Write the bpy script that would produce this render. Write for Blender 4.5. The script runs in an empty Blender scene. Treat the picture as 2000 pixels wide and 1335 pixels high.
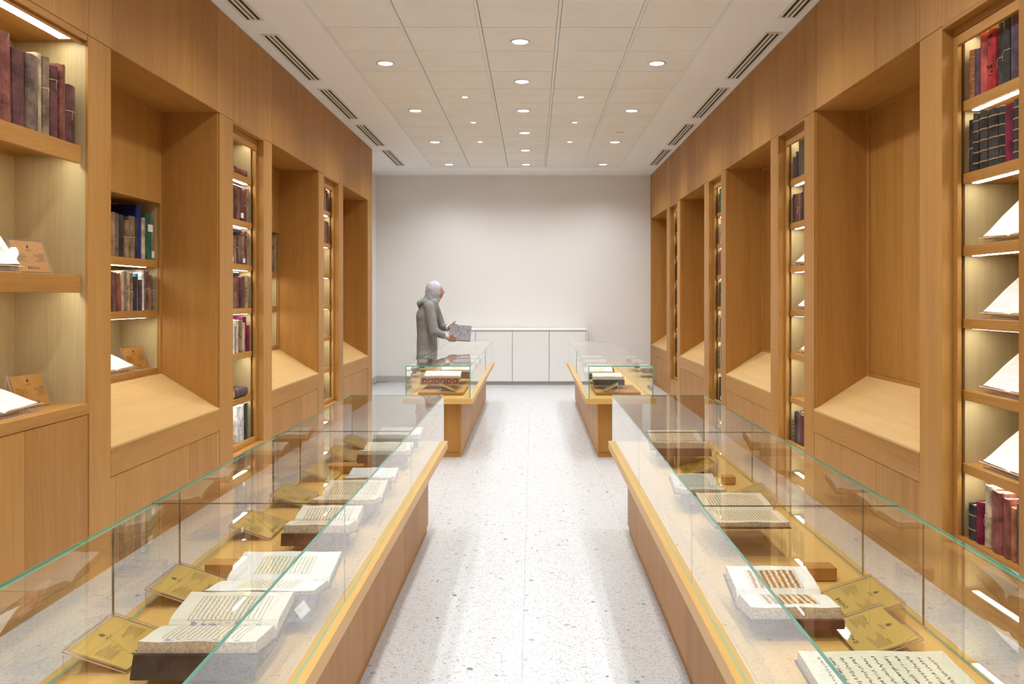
import bpy, bmesh, math, random
from mathutils import Vector, Matrix, Euler
random.seed(7)
PI = math.pi
S = bpy.context.scene
COL = S.collection

# ------------------------------------------------------------------ camera, world, exposure
CAM_H = 1.434
cd = bpy.data.cameras.new('camera'); cam = bpy.data.objects.new('camera', cd); COL.objects.link(cam)
cam.location = (0, 0, CAM_H); cam.rotation_euler = (PI/2, 0, 0)
cd.sensor_width = 36; cd.lens = 1567/2000*36
cd.shift_x = -0.02; cd.shift_y = -0.04375
cd.clip_start = 0.05; cd.clip_end = 60
S.camera = cam
w = bpy.data.worlds.new('world'); S.world = w; w.use_nodes = True
w.node_tree.nodes['Background'].inputs[0].default_value = (1, .95, .9, 1)
w.node_tree.nodes['Background'].inputs[1].default_value = 0.05
S.view_settings.view_transform = 'Standard'; S.view_settings.look = 'None'
S.view_settings.gamma = 1; S.view_settings.use_curve_mapping = False
S.view_settings.exposure = 0.48
S.cycles.max_bounces = 8; S.cycles.diffuse_bounces = 4; S.cycles.glossy_bounces = 4
S.cycles.transparent_max_bounces = 24; S.cycles.use_adaptive_sampling = True; S.cycles.adaptive_threshold = .12; S.cycles.adaptive_min_samples = 20
S.cycles.caustics_reflective = False; S.cycles.caustics_refractive = False
S.cycles.sample_clamp_indirect = 6
LAMP_W = 92.0          # watts of one downlight in the side columns
LAMP_C_W = 56.0        # the denser centre column is dimmed
LAMP_SMALL_W = 14.0
LAMP_COL = (.90, .965, 1.0)
STRIP = 16.0           # emission of the shelf strips
STRIP_COL = (.93, 1.0, .88)

# ------------------------------------------------------------------ dimensions (metres)
H = 3.5                 # ceiling
WL, WR = 2.24, 2.0      # front planes of the wood walls
YB = 13.62              # back wall
YF = -3.0               # wall behind the camera
NICHE_TOP = 2.755

# ------------------------------------------------------------------ materials
MATS = {}
def nmat(name):
    m = bpy.data.materials.new(name); m.use_nodes = True
    nt = m.node_tree; b = nt.nodes['Principled BSDF']
    MATS[name] = m
    return m, nt, b
def N(nt, t, **kw):
    n = nt.nodes.new(t)
    for k, v in kw.items():
        setattr(n, k, v)
    return n
def L(nt, a, b): nt.links.new(a, b)
def math_(nt, op, a, b=None, c=None, clamp=False):
    n = nt.nodes.new('ShaderNodeMath'); n.operation = op; n.use_clamp = clamp
    for i, v in enumerate((a, b, c)):
        if v is None: continue
        if isinstance(v, (int, float)): n.inputs[i].default_value = v
        else: nt.links.new(v, n.inputs[i])
    return n.outputs[0]
def mixc(nt, fac, a, b):
    n = nt.nodes.new('ShaderNodeMix'); n.data_type = 'RGBA'
    for sock, v in ((n.inputs[0], fac), (n.inputs[6], a), (n.inputs[7], b)):
        if isinstance(v, (int, float)): sock.default_value = v
        elif isinstance(v, tuple): sock.default_value = (*v, 1) if len(v) == 3 else v
        else: nt.links.new(v, sock)
    return n.outputs[2]
def noise(nt, vec, scale, detail=3, rough=.55):
    n = nt.nodes.new('ShaderNodeTexNoise'); n.inputs['Scale'].default_value = scale
    n.inputs['Detail'].default_value = detail; n.inputs['Roughness'].default_value = rough
    if vec is not None: nt.links.new(vec, n.inputs['Vector'])
    return n.outputs[0]
def ramp(nt, fac, stops):
    n = nt.nodes.new('ShaderNodeValToRGB'); cr = n.color_ramp
    while len(cr.elements) < len(stops): cr.elements.new(.5)
    for e, (p, c) in zip(cr.elements, stops):
        e.position = p; e.color = (*c, 1) if len(c) == 3 else c
    nt.links.new(fac, n.inputs[0])
    return n.outputs[0]

def plain(name, col, rough=.5, metal=0, spec=.5):
    m, nt, b = nmat(name)
    b.inputs['Base Color'].default_value = (*col, 1); b.inputs['Roughness'].default_value = rough
    b.inputs['Metallic'].default_value = metal; b.inputs['Specular IOR Level'].default_value = spec
    return m

def wood(name, axis, light, dark, rough=.42):
    m, nt, b = nmat(name)
    geo = N(nt, 'ShaderNodeNewGeometry'); oi = N(nt, 'ShaderNodeObjectInfo')
    off = N(nt, 'ShaderNodeVectorMath', operation='SCALE'); off.inputs[0].default_value = (7.3, 5.1, 9.7)
    L(nt, oi.outputs['Random'], off.inputs['Scale'])
    add = N(nt, 'ShaderNodeVectorMath', operation='ADD'); L(nt, geo.outputs['Position'], add.inputs[0]); L(nt, off.outputs[0], add.inputs[1])
    mp = N(nt, 'ShaderNodeMapping'); L(nt, add.outputs[0], mp.inputs[0])
    sc = [9, 9, 9]; sc[axis] = .45
    mp.inputs['Scale'].default_value = sc
    band = noise(nt, mp.outputs[0], 1.2, 3, .6)
    mp2 = N(nt, 'ShaderNodeMapping'); L(nt, add.outputs[0], mp2.inputs[0])
    sc = [230, 230, 230]; sc[axis] = 2.6
    mp2.inputs['Scale'].default_value = sc
    grain = noise(nt, mp2.outputs[0], 1.0, 3, .65)
    # cathedral figure: warped rings
    mp3 = N(nt, 'ShaderNodeMapping'); L(nt, add.outputs[0], mp3.inputs[0])
    sc = [3.0, 3.0, 3.0]; sc[axis] = .35
    mp3.inputs['Scale'].default_value = sc
    fig = noise(nt, mp3.outputs[0], 1.0, 1, .4)
    rings = math_(nt, 'ABSOLUTE', math_(nt, 'SINE', math_(nt, 'MULTIPLY', fig, 95.0)))
    f = math_(nt, 'ADD', math_(nt, 'MULTIPLY', band, .48), math_(nt, 'MULTIPLY', grain, .50))
    f = math_(nt, 'ADD', f, math_(nt, 'MULTIPLY', rings, .05))
    f = math_(nt, 'ADD', f, math_(nt, 'MULTIPLY', math_(nt, 'SUBTRACT', oi.outputs['Random'], .5), .22))
    c = ramp(nt, f, [(.28, dark), (.74, light)])
    L(nt, c, b.inputs['Base Color']); b.inputs['Roughness'].default_value = rough
    b.inputs['Specular IOR Level'].default_value = .22
    bp = N(nt, 'ShaderNodeBump'); bp.inputs['Strength'].default_value = .06; bp.inputs['Distance'].default_value = .002
    L(nt, grain, bp.inputs['Height']); L(nt, bp.outputs[0], b.inputs['Normal'])
    return m
OAK_L, OAK_D = (.51, .258, .070), (.335, .142, .027)
M_OAKZ = wood('oak_vertical_grain', 2, OAK_L, OAK_D)
M_OAKY = wood('oak_long_grain', 1, OAK_L, OAK_D)
M_OAKI = wood('pale_interior_oak', 2, (.56, .42, .225), (.43, .305, .15))
M_OAKX = wood('oak_cross_grain', 0, OAK_L, OAK_D)
M_TRAY = wood('honey_oak', 1, (.72, .44, .145), (.60, .335, .09), .35)
M_DARK = plain('shadow_gap', (.05, .028, .012), .8)

M_WALL = plain('white_plaster', (.83, .80, .77), .75)
M_CEILW = plain('white_soffit', (.88, .86, .83), .8)
M_TEE = plain('ceiling_tee', (.80, .79, .77), .6)
M_WHITE = plain('white_laminate', (.84, .825, .81), .35)
M_GREYPL = plain('grey_plinth', (.45, .40, .36), .5)
M_CREAM = plain('cream_metal', (.78, .72, .60), .5)
M_BLACK = plain('black_slot', (.02, .018, .015), .7)
M_CHROME = plain('lamp_trim', (.75, .74, .72), .35, .2)

m, nt, b = nmat('mineral_tile')
geo = N(nt, 'ShaderNodeNewGeometry')
n1 = noise(nt, geo.outputs['Position'], 140, 4, .7); n2 = noise(nt, geo.outputs['Position'], 3, 2)
f = math_(nt, 'ADD', math_(nt, 'MULTIPLY', n1, .6), math_(nt, 'MULTIPLY', n2, .4))
L(nt, ramp(nt, f, [(.3, (.79, .755, .70)), (.7, (.88, .855, .81))]), b.inputs['Base Color']); b.inputs['Roughness'].default_value = .9
bp = N(nt, 'ShaderNodeBump'); bp.inputs['Strength'].default_value = .25; bp.inputs['Distance'].default_value = .002
L(nt, n1, bp.inputs['Height']); L(nt, bp.outputs[0], b.inputs['Normal'])
M_TILE = m

def terrazzo(name, base, rough, dark=1.0):
    m, nt, b = nmat(name)
    geo = N(nt, 'ShaderNodeNewGeometry'); P = geo.outputs['Position']
    warp = N(nt, 'ShaderNodeTexNoise'); warp.inputs['Scale'].default_value = 60; L(nt, P, warp.inputs['Vector'])
    vm = N(nt, 'ShaderNodeVectorMath', operation='MULTIPLY_ADD'); L(nt, warp.outputs['Color'], vm.inputs[0]); vm.inputs[1].default_value = (.012, .012, .012); L(nt, P, vm.inputs[2])
    col = base
    out = None
    for sc, lim, tint in ((60, .42, (.42, .41, .41)), (95, .50, (.52, .47, .42)), (38, .06, (.16, .16, .17)), (140, .5, (.33, .33, .35)), (80, .12, (.50, .38, .27))):
        v = N(nt, 'ShaderNodeTexVoronoi'); v.inputs['Scale'].default_value = sc; L(nt, vm.outputs[0], v.inputs['Vector'])
        sep = N(nt, 'ShaderNodeSeparateColor'); L(nt, v.outputs['Color'], sep.inputs[0])
        pick = math_(nt, 'LESS_THAN', sep.outputs[0], lim)
        rad = math_(nt, 'LESS_THAN', v.outputs['Distance'], math_(nt, 'MULTIPLY', math_(nt, 'ADD', sep.outputs[1], .25), .42))
        msk = math_(nt, 'MULTIPLY', math_(nt, 'MULTIPLY', pick, rad), math_(nt, 'MULTIPLY', math_(nt, 'ADD', sep.outputs[2], .3), dark*.75), clamp=True)
        out = mixc(nt, msk, out if out is not None else col, tint)
    L(nt, out, b.inputs['Base Color']); b.inputs['Roughness'].default_value = rough
    b.inputs['Specular IOR Level'].default_value = .5
    return m
M_FLOOR = terrazzo('terrazzo', (.60, .60, .605), .24, 1.0)
M_SKIRT = terrazzo('grey_terrazzo', (.52, .49, .46), .4, 1.0)

def glassmat(name, tint, rough=0.0, ior=1.5):
    m, nt, b = nmat(name); nt.nodes.remove(b)
    out = nt.nodes['Material Output']
    geo = N(nt, 'ShaderNodeNewGeometry')
    fr = N(nt, 'ShaderNodeFresnel')
    fr.inputs['IOR'].default_value = ior
    tr = N(nt, 'ShaderNodeBsdfTransparent'); tr.inputs[0].default_value = (*tint, 1)
    gl = N(nt, 'ShaderNodeBsdfGlossy'); gl.inputs['Roughness'].default_value = rough; gl.inputs['Color'].default_value = (1, 1, 1, 1)
    # a flat slab: both faces reflect, R = 2r/(1+r), taken where the ray enters; it leaves freely
    tot = math_(nt, 'DIVIDE', math_(nt, 'MULTIPLY', fr.outputs[0], 2.0), math_(nt, 'ADD', fr.outputs[0], 1.0))
    fac = math_(nt, 'MULTIPLY', tot, math_(nt, 'SUBTRACT', 1.0, geo.outputs['Backfacing']))
    mx = N(nt, 'ShaderNodeMixShader'); L(nt, fac, mx.inputs[0]); L(nt, tr.outputs[0], mx.inputs[1]); L(nt, gl.outputs[0], mx.inputs[2])
    L(nt, mx.outputs[0], out.inputs[0])
    return m
M_GLASS = glassmat('case_glass', (.975, .99, .982))
M_ACRYL = glassmat('clear_acrylic', (.985, .98, .975), 0.02, 1.4)
M_GEDGE = plain('green_glass_edge', (.085, .39, .29), .12, 0, .8)
M_JOINT = plain('silicone_joint', (.13, .16, .13), .4)
M_AEDGE = plain('acrylic_edge', (.66, .52, .44), .2)

def emit(name, col, strength):
    m, nt, b = nmat(name)
    b.inputs['Base Color'].default_value = (0, 0, 0, 1)
    b.inputs['Emission Color'].default_value = (*col, 1); b.inputs['Emission Strength'].default_value = strength
    return m
M_STRIP = emit('led_strip', STRIP_COL, STRIP)
M_LAMP = emit('lamp_diffuser', (1, .98, .95), 5.0)

LEATHER = {
 'maroon': ((.10, .022, .02), 'maroon leather'), 'redbrown': ((.20, .045, .028), 'red-brown leather'),
 'brown': ((.13, .058, .032), 'brown leather'), 'greybrown': ((.17, .105, .07), 'grey-brown leather'),
 'black': ((.022, .018, .017), 'black leather'), 'tan': ((.33, .19, .085), 'tan leather'),
 'beige': ((.48, .36, .22), 'frayed beige'), 'tattered': ((.24, .15, .085), 'tattered brown'),
 'red': ((.52, .028, .03), 'bright red cloth'), 'coral': ((.48, .09, .075), 'coral red cloth'),
 'green': ((.02, .13, .075), 'green cloth'), 'navy': ((.02, .03, .16), 'navy blue'),
 'purple': ((.075, .035, .06), 'dark purple'), 'blue': ((.03, .22, .42), 'sky blue'),
 'white': ((.75, .73, .70), 'white paper'), 'crimson': ((.20, .015, .045), 'crimson cloth'),
 'magenta': ((.17, .012, .07), 'magenta cloth'), 'orange': ((.40, .14, .045), 'orange-tan leather'),
 'grey': ((.19, .18, .185), 'grey cloth'),
}
def leather(key):
    nm = 'binding_' + key
    if nm in MATS: return MATS[nm]
    col = LEATHER[key][0]
    m, nt, b = nmat(nm)
    tc = N(nt, 'ShaderNodeNewGeometry'); oi = N(nt, 'ShaderNodeObjectInfo')
    off = N(nt, 'ShaderNodeVectorMath', operation='SCALE'); off.inputs[0].default_value = (3, 5, 7); L(nt, oi.outputs['Random'], off.inputs['Scale'])
    add = N(nt, 'ShaderNodeVectorMath', operation='ADD'); L(nt, tc.outputs['Position'], add.inputs[0]); L(nt, off.outputs[0], add.inputs[1])
    mp = N(nt, 'ShaderNodeMapping'); mp.inputs['Scale'].default_value = (1, 1, .35); L(nt, add.outputs[0], mp.inputs[0])
    n1 = noise(nt, mp.outputs[0], 38, 6, .75); n2 = noise(nt, add.outputs[0], 12, 4, .65)
    smooth = key in ('red', 'green', 'navy', 'blue', 'white', 'crimson', 'magenta', 'coral', 'grey')
    dk = tuple(c*.42 for c in col); lt = tuple(min(1, c*1.3 + (0.0 if smooth else .03)) for c in col)
    c = mixc(nt, ramp(nt, n2, [(.35, (0, 0, 0)), (.65, (1, 1, 1))]), dk, lt)
    if not smooth:
        worn = ramp(nt, n1, [(.60, (0, 0, 0)), (.72, (1, 1, 1))])
        c = mixc(nt, math_(nt, 'MULTIPLY', worn, .75), c, tuple(min(1, .5*x + .16*y) for x, y in zip(col, (1.3, .9, .55))))
    L(nt, c, b.inputs['Base Color']); b.inputs['Roughness'].default_value = .5 if not smooth else .4
    b.inputs['Specular IOR Level'].default_value = .35
    bp = N(nt, 'ShaderNodeBump'); bp.inputs['Strength'].default_value = .3; bp.inputs['Distance'].default_value = .002
    L(nt, n1, bp.inputs['Height']); L(nt, bp.outputs[0], b.inputs['Normal'])
    return m

def edges_mat(name, a, bcol):
    m, nt, b = nmat(name)
    geo = N(nt, 'ShaderNodeNewGeometry')
    n1 = noise(nt, geo.outputs['Position'], 130, 3, .6)
    L(nt, ramp(nt, n1, [(.35, a), (.65, bcol)]), b.inputs['Base Color']); b.inputs['Roughness'].default_value = .85
    return m
M_PEDGE = edges_mat('page_edges', (.36, .24, .12), (.66, .52, .34))
M_PEDGEW = edges_mat('pale_page_edges', (.52, .42, .30), (.78, .70, .58))
M_STRING = plain('cotton_string', (.62, .48, .28), .9)
M_STICK = plain('paper_sticker', (.82, .78, .74), .7)
M_GILT = plain('gilt_band', (.42, .27, .12), .45, .3)

def page_mat(name, paper, ink, rows, box=(.14, .86, .12, .88), frame=None, density=.5, seed=0.0, tone=None, marg=None):
    """paper with rows of handwriting; u runs along the lines, v down the page"""
    m, nt, b = nmat(name)
    uv = N(nt, 'ShaderNodeUVMap'); uv.uv_map = 'UVMap'
    sp = N(nt, 'ShaderNodeSeparateXYZ'); L(nt, uv.outputs[0], sp.inputs[0])
    u, v = sp.outputs[0], sp.outputs[1]
    u0, u1, v0, v1 = box
    def inside(x, a, c): return math_(nt, 'MULTIPLY', math_(nt, 'GREATER_THAN', x, a), math_(nt, 'LESS_THAN', x, c))
    cb = N(nt, 'ShaderNodeCombineXYZ'); L(nt, math_(nt, 'MULTIPLY', u, 30), cb.inputs[0]); L(nt, math_(nt, 'MULTIPLY', v, rows*1.0), cb.inputs[1]); cb.inputs[2].default_value = seed
    wob = noise(nt, cb.outputs[0], 1.0, 2)
    r = math_(nt, 'FRACT', math_(nt, 'ADD', math_(nt, 'MULTIPLY', math_(nt, 'SUBTRACT', v, v0), rows/(v1-v0)), math_(nt, 'MULTIPLY', math_(nt, 'SUBTRACT', wob, .5), .35)))
    d = math_(nt, 'ABSOLUTE', math_(nt, 'SUBTRACT', r, .5))
    cb2 = N(nt, 'ShaderNodeCombineXYZ'); L(nt, math_(nt, 'MULTIPLY', u, 70), cb2.inputs[0]); L(nt, math_(nt, 'MULTIPLY', v, rows*3.2), cb2.inputs[1]); cb2.inputs[2].default_value = seed + 3
    st = noise(nt, cb2.outputs[0], 1.0, 2, .6)
    th = math_(nt, 'ADD', math_(nt, 'MULTIPLY', d, .75), 1-density-.18)
    ink_m = math_(nt, 'MULTIPLY', math_(nt, 'SUBTRACT', st, th), 9.0, clamp=True)
    ink_m = math_(nt, 'MULTIPLY', ink_m, math_(nt, 'MULTIPLY', inside(u, u0, u1), inside(v, v0, v1)), clamp=True)
    geo = N(nt, 'ShaderNodeNewGeometry')
    pn = noise(nt, geo.outputs['Position'], 14, 4, .6)
    base = mixc(nt, ramp(nt, pn, [(.35, (0, 0, 0)), (.7, (1, 1, 1))]), tuple(c*.9 for c in paper), paper)
    if tone: base = mixc(nt, math_(nt, 'MULTIPLY', math_(nt, 'MULTIPLY', inside(u, u0, u1), inside(v, v0, v1)), .6), base, tone)
    c = mixc(nt, ink_m, base, ink)
    if frame:
        o = inside(u, u0-.02, u1+.02); o2 = inside(v, v0-.02, v1+.02)
        i = inside(u, u0-.008, u1+.008); i2 = inside(v, v0-.008, v1+.008)
        fm = math_(nt, 'SUBTRACT', math_(nt, 'MULTIPLY', o, o2), math_(nt, 'MULTIPLY', i, i2))
        c = mixc(nt, math_(nt, 'MULTIPLY', fm, .8), c, frame)
    if marg:   # a short note in the margin
        mm = math_(nt, 'MULTIPLY', inside(u, *marg[0]), inside(v, *marg[1]))
        mm = math_(nt, 'MULTIPLY', mm, math_(nt, 'GREATER_THAN', wob, .52))
        c = mixc(nt, math_(nt, 'MULTIPLY', mm, .7), c, (.12, .14, .4))
    L(nt, c, b.inputs['Base Color']); b.inputs['Roughness'].default_value = .8
    b.inputs['Specular IOR Level'].default_value = .2
    return m

# ------------------------------------------------------------------ mesh builder
class MB:
    def __init__(s): s.v = []; s.f = []; s.m = []; s.uv = {}
    def add(s, vs, fs, mi=0):
        o = len(s.v); s.v += [tuple(p) for p in vs]
        for f in fs: s.f.append(tuple(o+i for i in f)); s.m.append(mi)
        return o
    def box(s, x0, x1, y0, y1, z0, z1, mi=0):
        x0, x1 = sorted((x0, x1)); y0, y1 = sorted((y0, y1)); z0, z1 = sorted((z0, z1))
        s.add([(x0,y0,z0),(x1,y0,z0),(x1,y1,z0),(x0,y1,z0),(x0,y0,z1),(x1,y0,z1),(x1,y1,z1),(x0,y1,z1)],
              [(0,3,2,1),(4,5,6,7),(0,1,5,4),(1,2,6,5),(2,3,7,6),(3,0,4,7)], mi)
        return s
    def pane(s, x0, x1, y0, y1, z0, z1, clear_y=(0, 0)):
        """glass box: broad faces slot 0, thin edges slot 1"""
        x0, x1 = sorted((x0, x1)); y0, y1 = sorted((y0, y1)); z0, z1 = sorted((z0, z1))
        dims = (x1-x0, y1-y0, z1-z0); t = dims.index(min(dims))
        vs = [(x0,y0,z0),(x1,y0,z0),(x1,y1,z0),(x0,y1,z0),(x0,y0,z1),(x1,y0,z1),(x1,y1,z1),(x0,y1,z1)]
        fs = [((0,3,2,1),2),((4,5,6,7),2),((0,1,5,4),1 if not clear_y[0] else t),((1,2,6,5),0),((2,3,7,6),1 if not clear_y[1] else t),((3,0,4,7),0)]
        o = len(s.v); s.v += vs
        for f, ax in fs: s.f.append(tuple(o+i for i in f)); s.m.append(0 if ax == t else 1)
        return s
    def prism(s, prof, a0, a1, axis='y', mi=0):
        """closed profile [(p,q)] swept along an axis; y: (x,z)  x: (y,z)  z: (x,y)"""
        n = len(prof)
        def pt(p, q, a): return (p, a, q) if axis == 'y' else ((a, p, q) if axis == 'x' else (p, q, a))
        vs = [pt(p, q, a0) for p, q in prof] + [pt(p, q, a1) for p, q in prof]
        fs = [tuple(range(n))[::-1], tuple(range(n, 2*n))] + [(i, (i+1) % n, n+(i+1) % n, n+i) for i in range(n)]
        s.add(vs, fs, mi); return s
    def disc_ring(s, prof, n=28, cx=0, cy=0, mi=0):
        """lathe of an open profile [(r,z)] about z"""
        o = len(s.v)
        for r, z in prof:
            for k in range(n):
                a = 2*PI*k/n; s.v.append((cx+r*math.cos(a), cy+r*math.sin(a), z))
        for i in range(len(prof)-1):
            for k in range(n):
                s.f.append((o+i*n+k, o+i*n+(k+1) % n, o+(i+1)*n+(k+1) % n, o+(i+1)*n+k)); s.m.append(mi)
        return s
    def tube(s, pts, r, n=6, mi=0, closed=False):
        pts = [Vector(p) for p in pts]; o = len(s.v); m_ = len(pts)
        for i, p in enumerate(pts):
            if closed: t = pts[(i+1) % m_] - pts[i-1]
            else: t = pts[min(i+1, m_-1)] - pts[max(i-1, 0)]
            t.normalize(); a = t.cross(Vector((0, 0, 1)))
            if a.length < 1e-3: a = t.cross(Vector((1, 0, 0)))
            a.normalize(); b_ = t.cross(a)
            for k in range(n):
                q = p + r*(math.cos(2*PI*k/n)*a + math.sin(2*PI*k/n)*b_); s.v.append(tuple(q))
        for i in range(m_ if closed else m_-1):
            j = (i+1) % m_
            for k in range(n):
                s.f.append((o+i*n+k, o+i*n+(k+1) % n, o+j*n+(k+1) % n, o+j*n+k)); s.m.append(mi)
        return s
    def mesh(s, name, mats, bev=0, smooth=False, org=(0, 0, 0)):
        me = bpy.data.meshes.new(name)
        ox, oy, oz = org
        me.from_pydata([(x-ox, y-oy, z-oz) for x, y, z in s.v], [], s.f)
        for mt in mats: me.materials.append(mt)
        for p, mi in zip(me.polygons, s.m): p.material_index = mi; p.use_smooth = smooth
        if s.uv:
            ul = me.uv_layers.new(name='UVMap')
            for p in me.polygons:
                for li, vi in zip(p.loop_indices, p.vertices):
                    ul.data[li].uv = s.uv.get(vi, (-1, -1))
        bm = bmesh.new(); bm.from_mesh(me)
        if bev: bmesh.ops.bevel(bm, geom=bm.edges[:], offset=bev, segments=1, affect='EDGES', clamp_overlap=True)
        bmesh.ops.recalc_face_normals(bm, faces=bm.faces[:])
        bm.to_mesh(me); bm.free(); me.update()
        return me

ORG = {}
def obj(name, me, parent=None, loc=None):
    o = bpy.data.objects.new(name, me); COL.objects.link(o)
    if parent is not None: o.parent = parent
    if loc is not None: o.location = loc
    return o
def tag(o, label=None, cat=None, group=None, kind=None):
    if label: o['label'] = label
    if cat: o['category'] = cat
    if group: o['group'] = group
    if kind: o['kind'] = kind
    return o
def thing(name, label, cat, loc=(0, 0, 0), rot=None, group=None):
    o = bpy.data.objects.new(name, None); COL.objects.link(o); o.location = loc
    if rot: o.rotation_euler = rot
    o.empty_display_size = .05
    tag(o, label, cat, group); ORG[o] = tuple(loc)
    return o
def part(name, mb, mats, parent, bev=0, smooth=False, local=False):
    """mb in world coordinates (parent unrotated) unless local; a sub-part gets its parent's origin"""
    if not isinstance(mats, (list, tuple)): mats = [mats]
    o = ORG.get(parent, (0, 0, 0))
    me = mb.mesh(name, mats, bev, smooth, (0, 0, 0) if local else o)
    p = obj(name, me, parent)
    ORG[p] = (0, 0, 0) if local else o
    return p
def struct(name, mb, mats, bev=0):
    if not isinstance(mats, (list, tuple)): mats = [mats]
    o = obj(name, mb.mesh(name, mats, bev)); tag(o, kind='structure'); ORG[o] = (0, 0, 0)
    return o
def B(*a): return MB().box(*a)

# ------------------------------------------------------------------ room shell
floor = struct('floor', B(-3.2, 3.0, YF, YB+.2, -.12, -.012), M_FLOOR)
ft = B(-.2996, .2996, -.2996, .2996, -.012, 0).mesh('tile', [M_FLOOR], .0004)
for i in range(8):
    for j in range(28):
        x, y = -2.44+.3+.6*i, YF+.3+.6*j
        if y > YB+.1: continue
        t = obj('tile', ft, floor, (x, y, 0))
mb = MB()
GX0, GX1, GY1 = -1.604, 1.400, 12.76
mb.box(-3.2, GX0, YF, YB+.2, H, H+.25); mb.box(GX1, 3.0, YF, YB+.2, H, H+.25)
mb.box(GX0, GX1, GY1, YB+.2, H, H+.25); mb.box(GX0, GX1, YF, GY1, H+.03, H+.25)
ceiling = struct('ceiling', mb, M_CEILW)
# the part of the tiled field behind and above the camera, out of the photograph
near_rows = 5
ct = B(-.2855, .2855, -.2955, .2955, 0, .02).mesh('ceiling_tile', [M_TILE], .002)
rows = [GY1-.3-.6*k for k in range(26)]
for k, y in enumerate(rows):
    for c in range(5):
        obj('ceiling_tile', ct, ceiling, (GX0+.302+.6*c, y, H+.004))
for c in range(6):
    x = GX0+.0+.6*c + (.004 if c == 0 else (-.004 if c == 5 else 0)) + .001
    part('ceiling_tee', B(x-.0115, x+.0115, YF, GY1, H-.002, H+.028), M_TEE, ceiling)
struct('wall_back', B(-3.2, 3.0, YB, YB+.2, -.05, H), M_WALL)
struct('wall_front', B(-3.2, 3.0, YF-.2, YF, -.05, H), M_WALL)
wall_left = struct('wall_left', B(-3.2, -3.0, YF, YB, -.05, H), M_WALL)
struct('wall_left_rear', B(-2.999, -2.65, 11.24, YB, -.05, H), M_WALL)
wall_right = struct('wall_right', B(2.76, 2.96, YF, YB, -.05, H), M_WALL)
mb = MB(); mb.box(-2.64, 1.98, YB-.018, YB, 0, .10)
struct('baseboard_back', mb, M_SKIRT, .003)
struct('baseboard_left', B(-2.65, -2.632, 11.25, YB-.018, 0, .10), M_SKIRT, .003)

# ------------------------------------------------------------------ wood walls: pilasters and upper panels belong to the walls
def sx(s, W, d): return s*(W+d)
def wbox(s, W, d0, d1, y0, y1, z0, z1): return B(sx(s, W, d0), sx(s, W, d1), y0, y1, z0, z1)
LB = [4.053, 4.265, 5.745, 6.005, 6.683, 6.90, 8.404, 8.625, 9.276, 9.494, 10.917, 11.21]
RB = [3.302, 3.918, 4.145, 5.700, 5.908, 6.529, 6.740, 8.298, 8.516, 9.100, 9.346, 10.880, 11.09, 11.69, 11.96, 13.50]
g = .0012
def pilaster(par, s, W, y0, y1):
    part('pilaster', wbox(s, W, 0, .10, y0+g, y1-g, .045, NICHE_TOP-.002), M_OAKZ, par, .0012)
    part('plinth', wbox(s, W, .004, .10, y0, y1, 0, .043), M_OAKY, par)
def upper(par, s, W, cuts):
    for a, b_ in zip(cuts[:-1], cuts[1:]):
        part('wall_panel', wbox(s, W, 0, .025, a+g, b_-g, NICHE_TOP+.001, H-.004), M_OAKZ, par, .001)
def backing(par, s, W, y0, y1):
    part('panel_backing', wbox(s, W, .028, .10, y0, y1, NICHE_TOP+.022, H-.002), M_DARK, par)
for p in ((LB[0], LB[1]), (LB[2], LB[3]), (LB[4], LB[5]), (LB[6], LB[7]), (LB[8], LB[9]), (LB[10], LB[11])):
    pilaster(wall_left, -1, WL, *p)
pilaster(wall_left, -1, WL, 2.66, 2.88)
upper(wall_left, -1, WL, [1.0, 2.66, 2.88, 3.55, 4.053, 4.285, 5.278, 5.705, 6.005, 6.90, 7.92, 8.37, 8.625, 9.276, 9.494, 10.03, 10.51, 10.917, 11.21])
backing(wall_left, -1, WL, 1.0, 11.20)
part('end_panel', B(-2.99, -2.265, 11.213, 11.236, 0, H), M_OAKZ, wall_left)
part('wall_panel', wbox(-1, WL, 0, .025, YF, .998, .045, H-.004), M_OAKZ, wall_left)
part('wall_panel', wbox(-1, WL, 0, .025, 1.0, 2.655, .045, NICHE_TOP-.002), M_OAKZ, wall_left)
for p in ((3.09, 3.302), (3.918, 4.145), (5.70, 5.908), (6.529, 6.74), (8.298, 8.516), (9.10, 9.346), (10.88, 11.09), (11.69, 11.96), (13.50, YB-.019)):
    pilaster(wall_right, 1, WR, *p)
cuts = [1.0, 3.09, 3.302, 3.918, 4.145, 4.19, 4.685, 5.163, 5.64, 5.908, 6.529, 6.74, 7.27, 7.79, 8.25, 8.516, 9.10, 9.346, 9.86, 10.37, 10.84, 11.09, 11.69, 11.96, 12.48, 13.0, 13.46, YB-.002]
upper(wall_right, 1, WR, cuts)
backing(wall_right, 1, WR, 1.0, YB-.002)
part('wall_panel', wbox(1, WR, 0, .025, YF, .998, .045, H-.004), M_OAKZ, wall_right)
part('wall_panel', wbox(1, WR, 0, .025, 1.0, 3.088, .045, NICHE_TOP-.002), M_OAKZ, wall_right)

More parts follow.
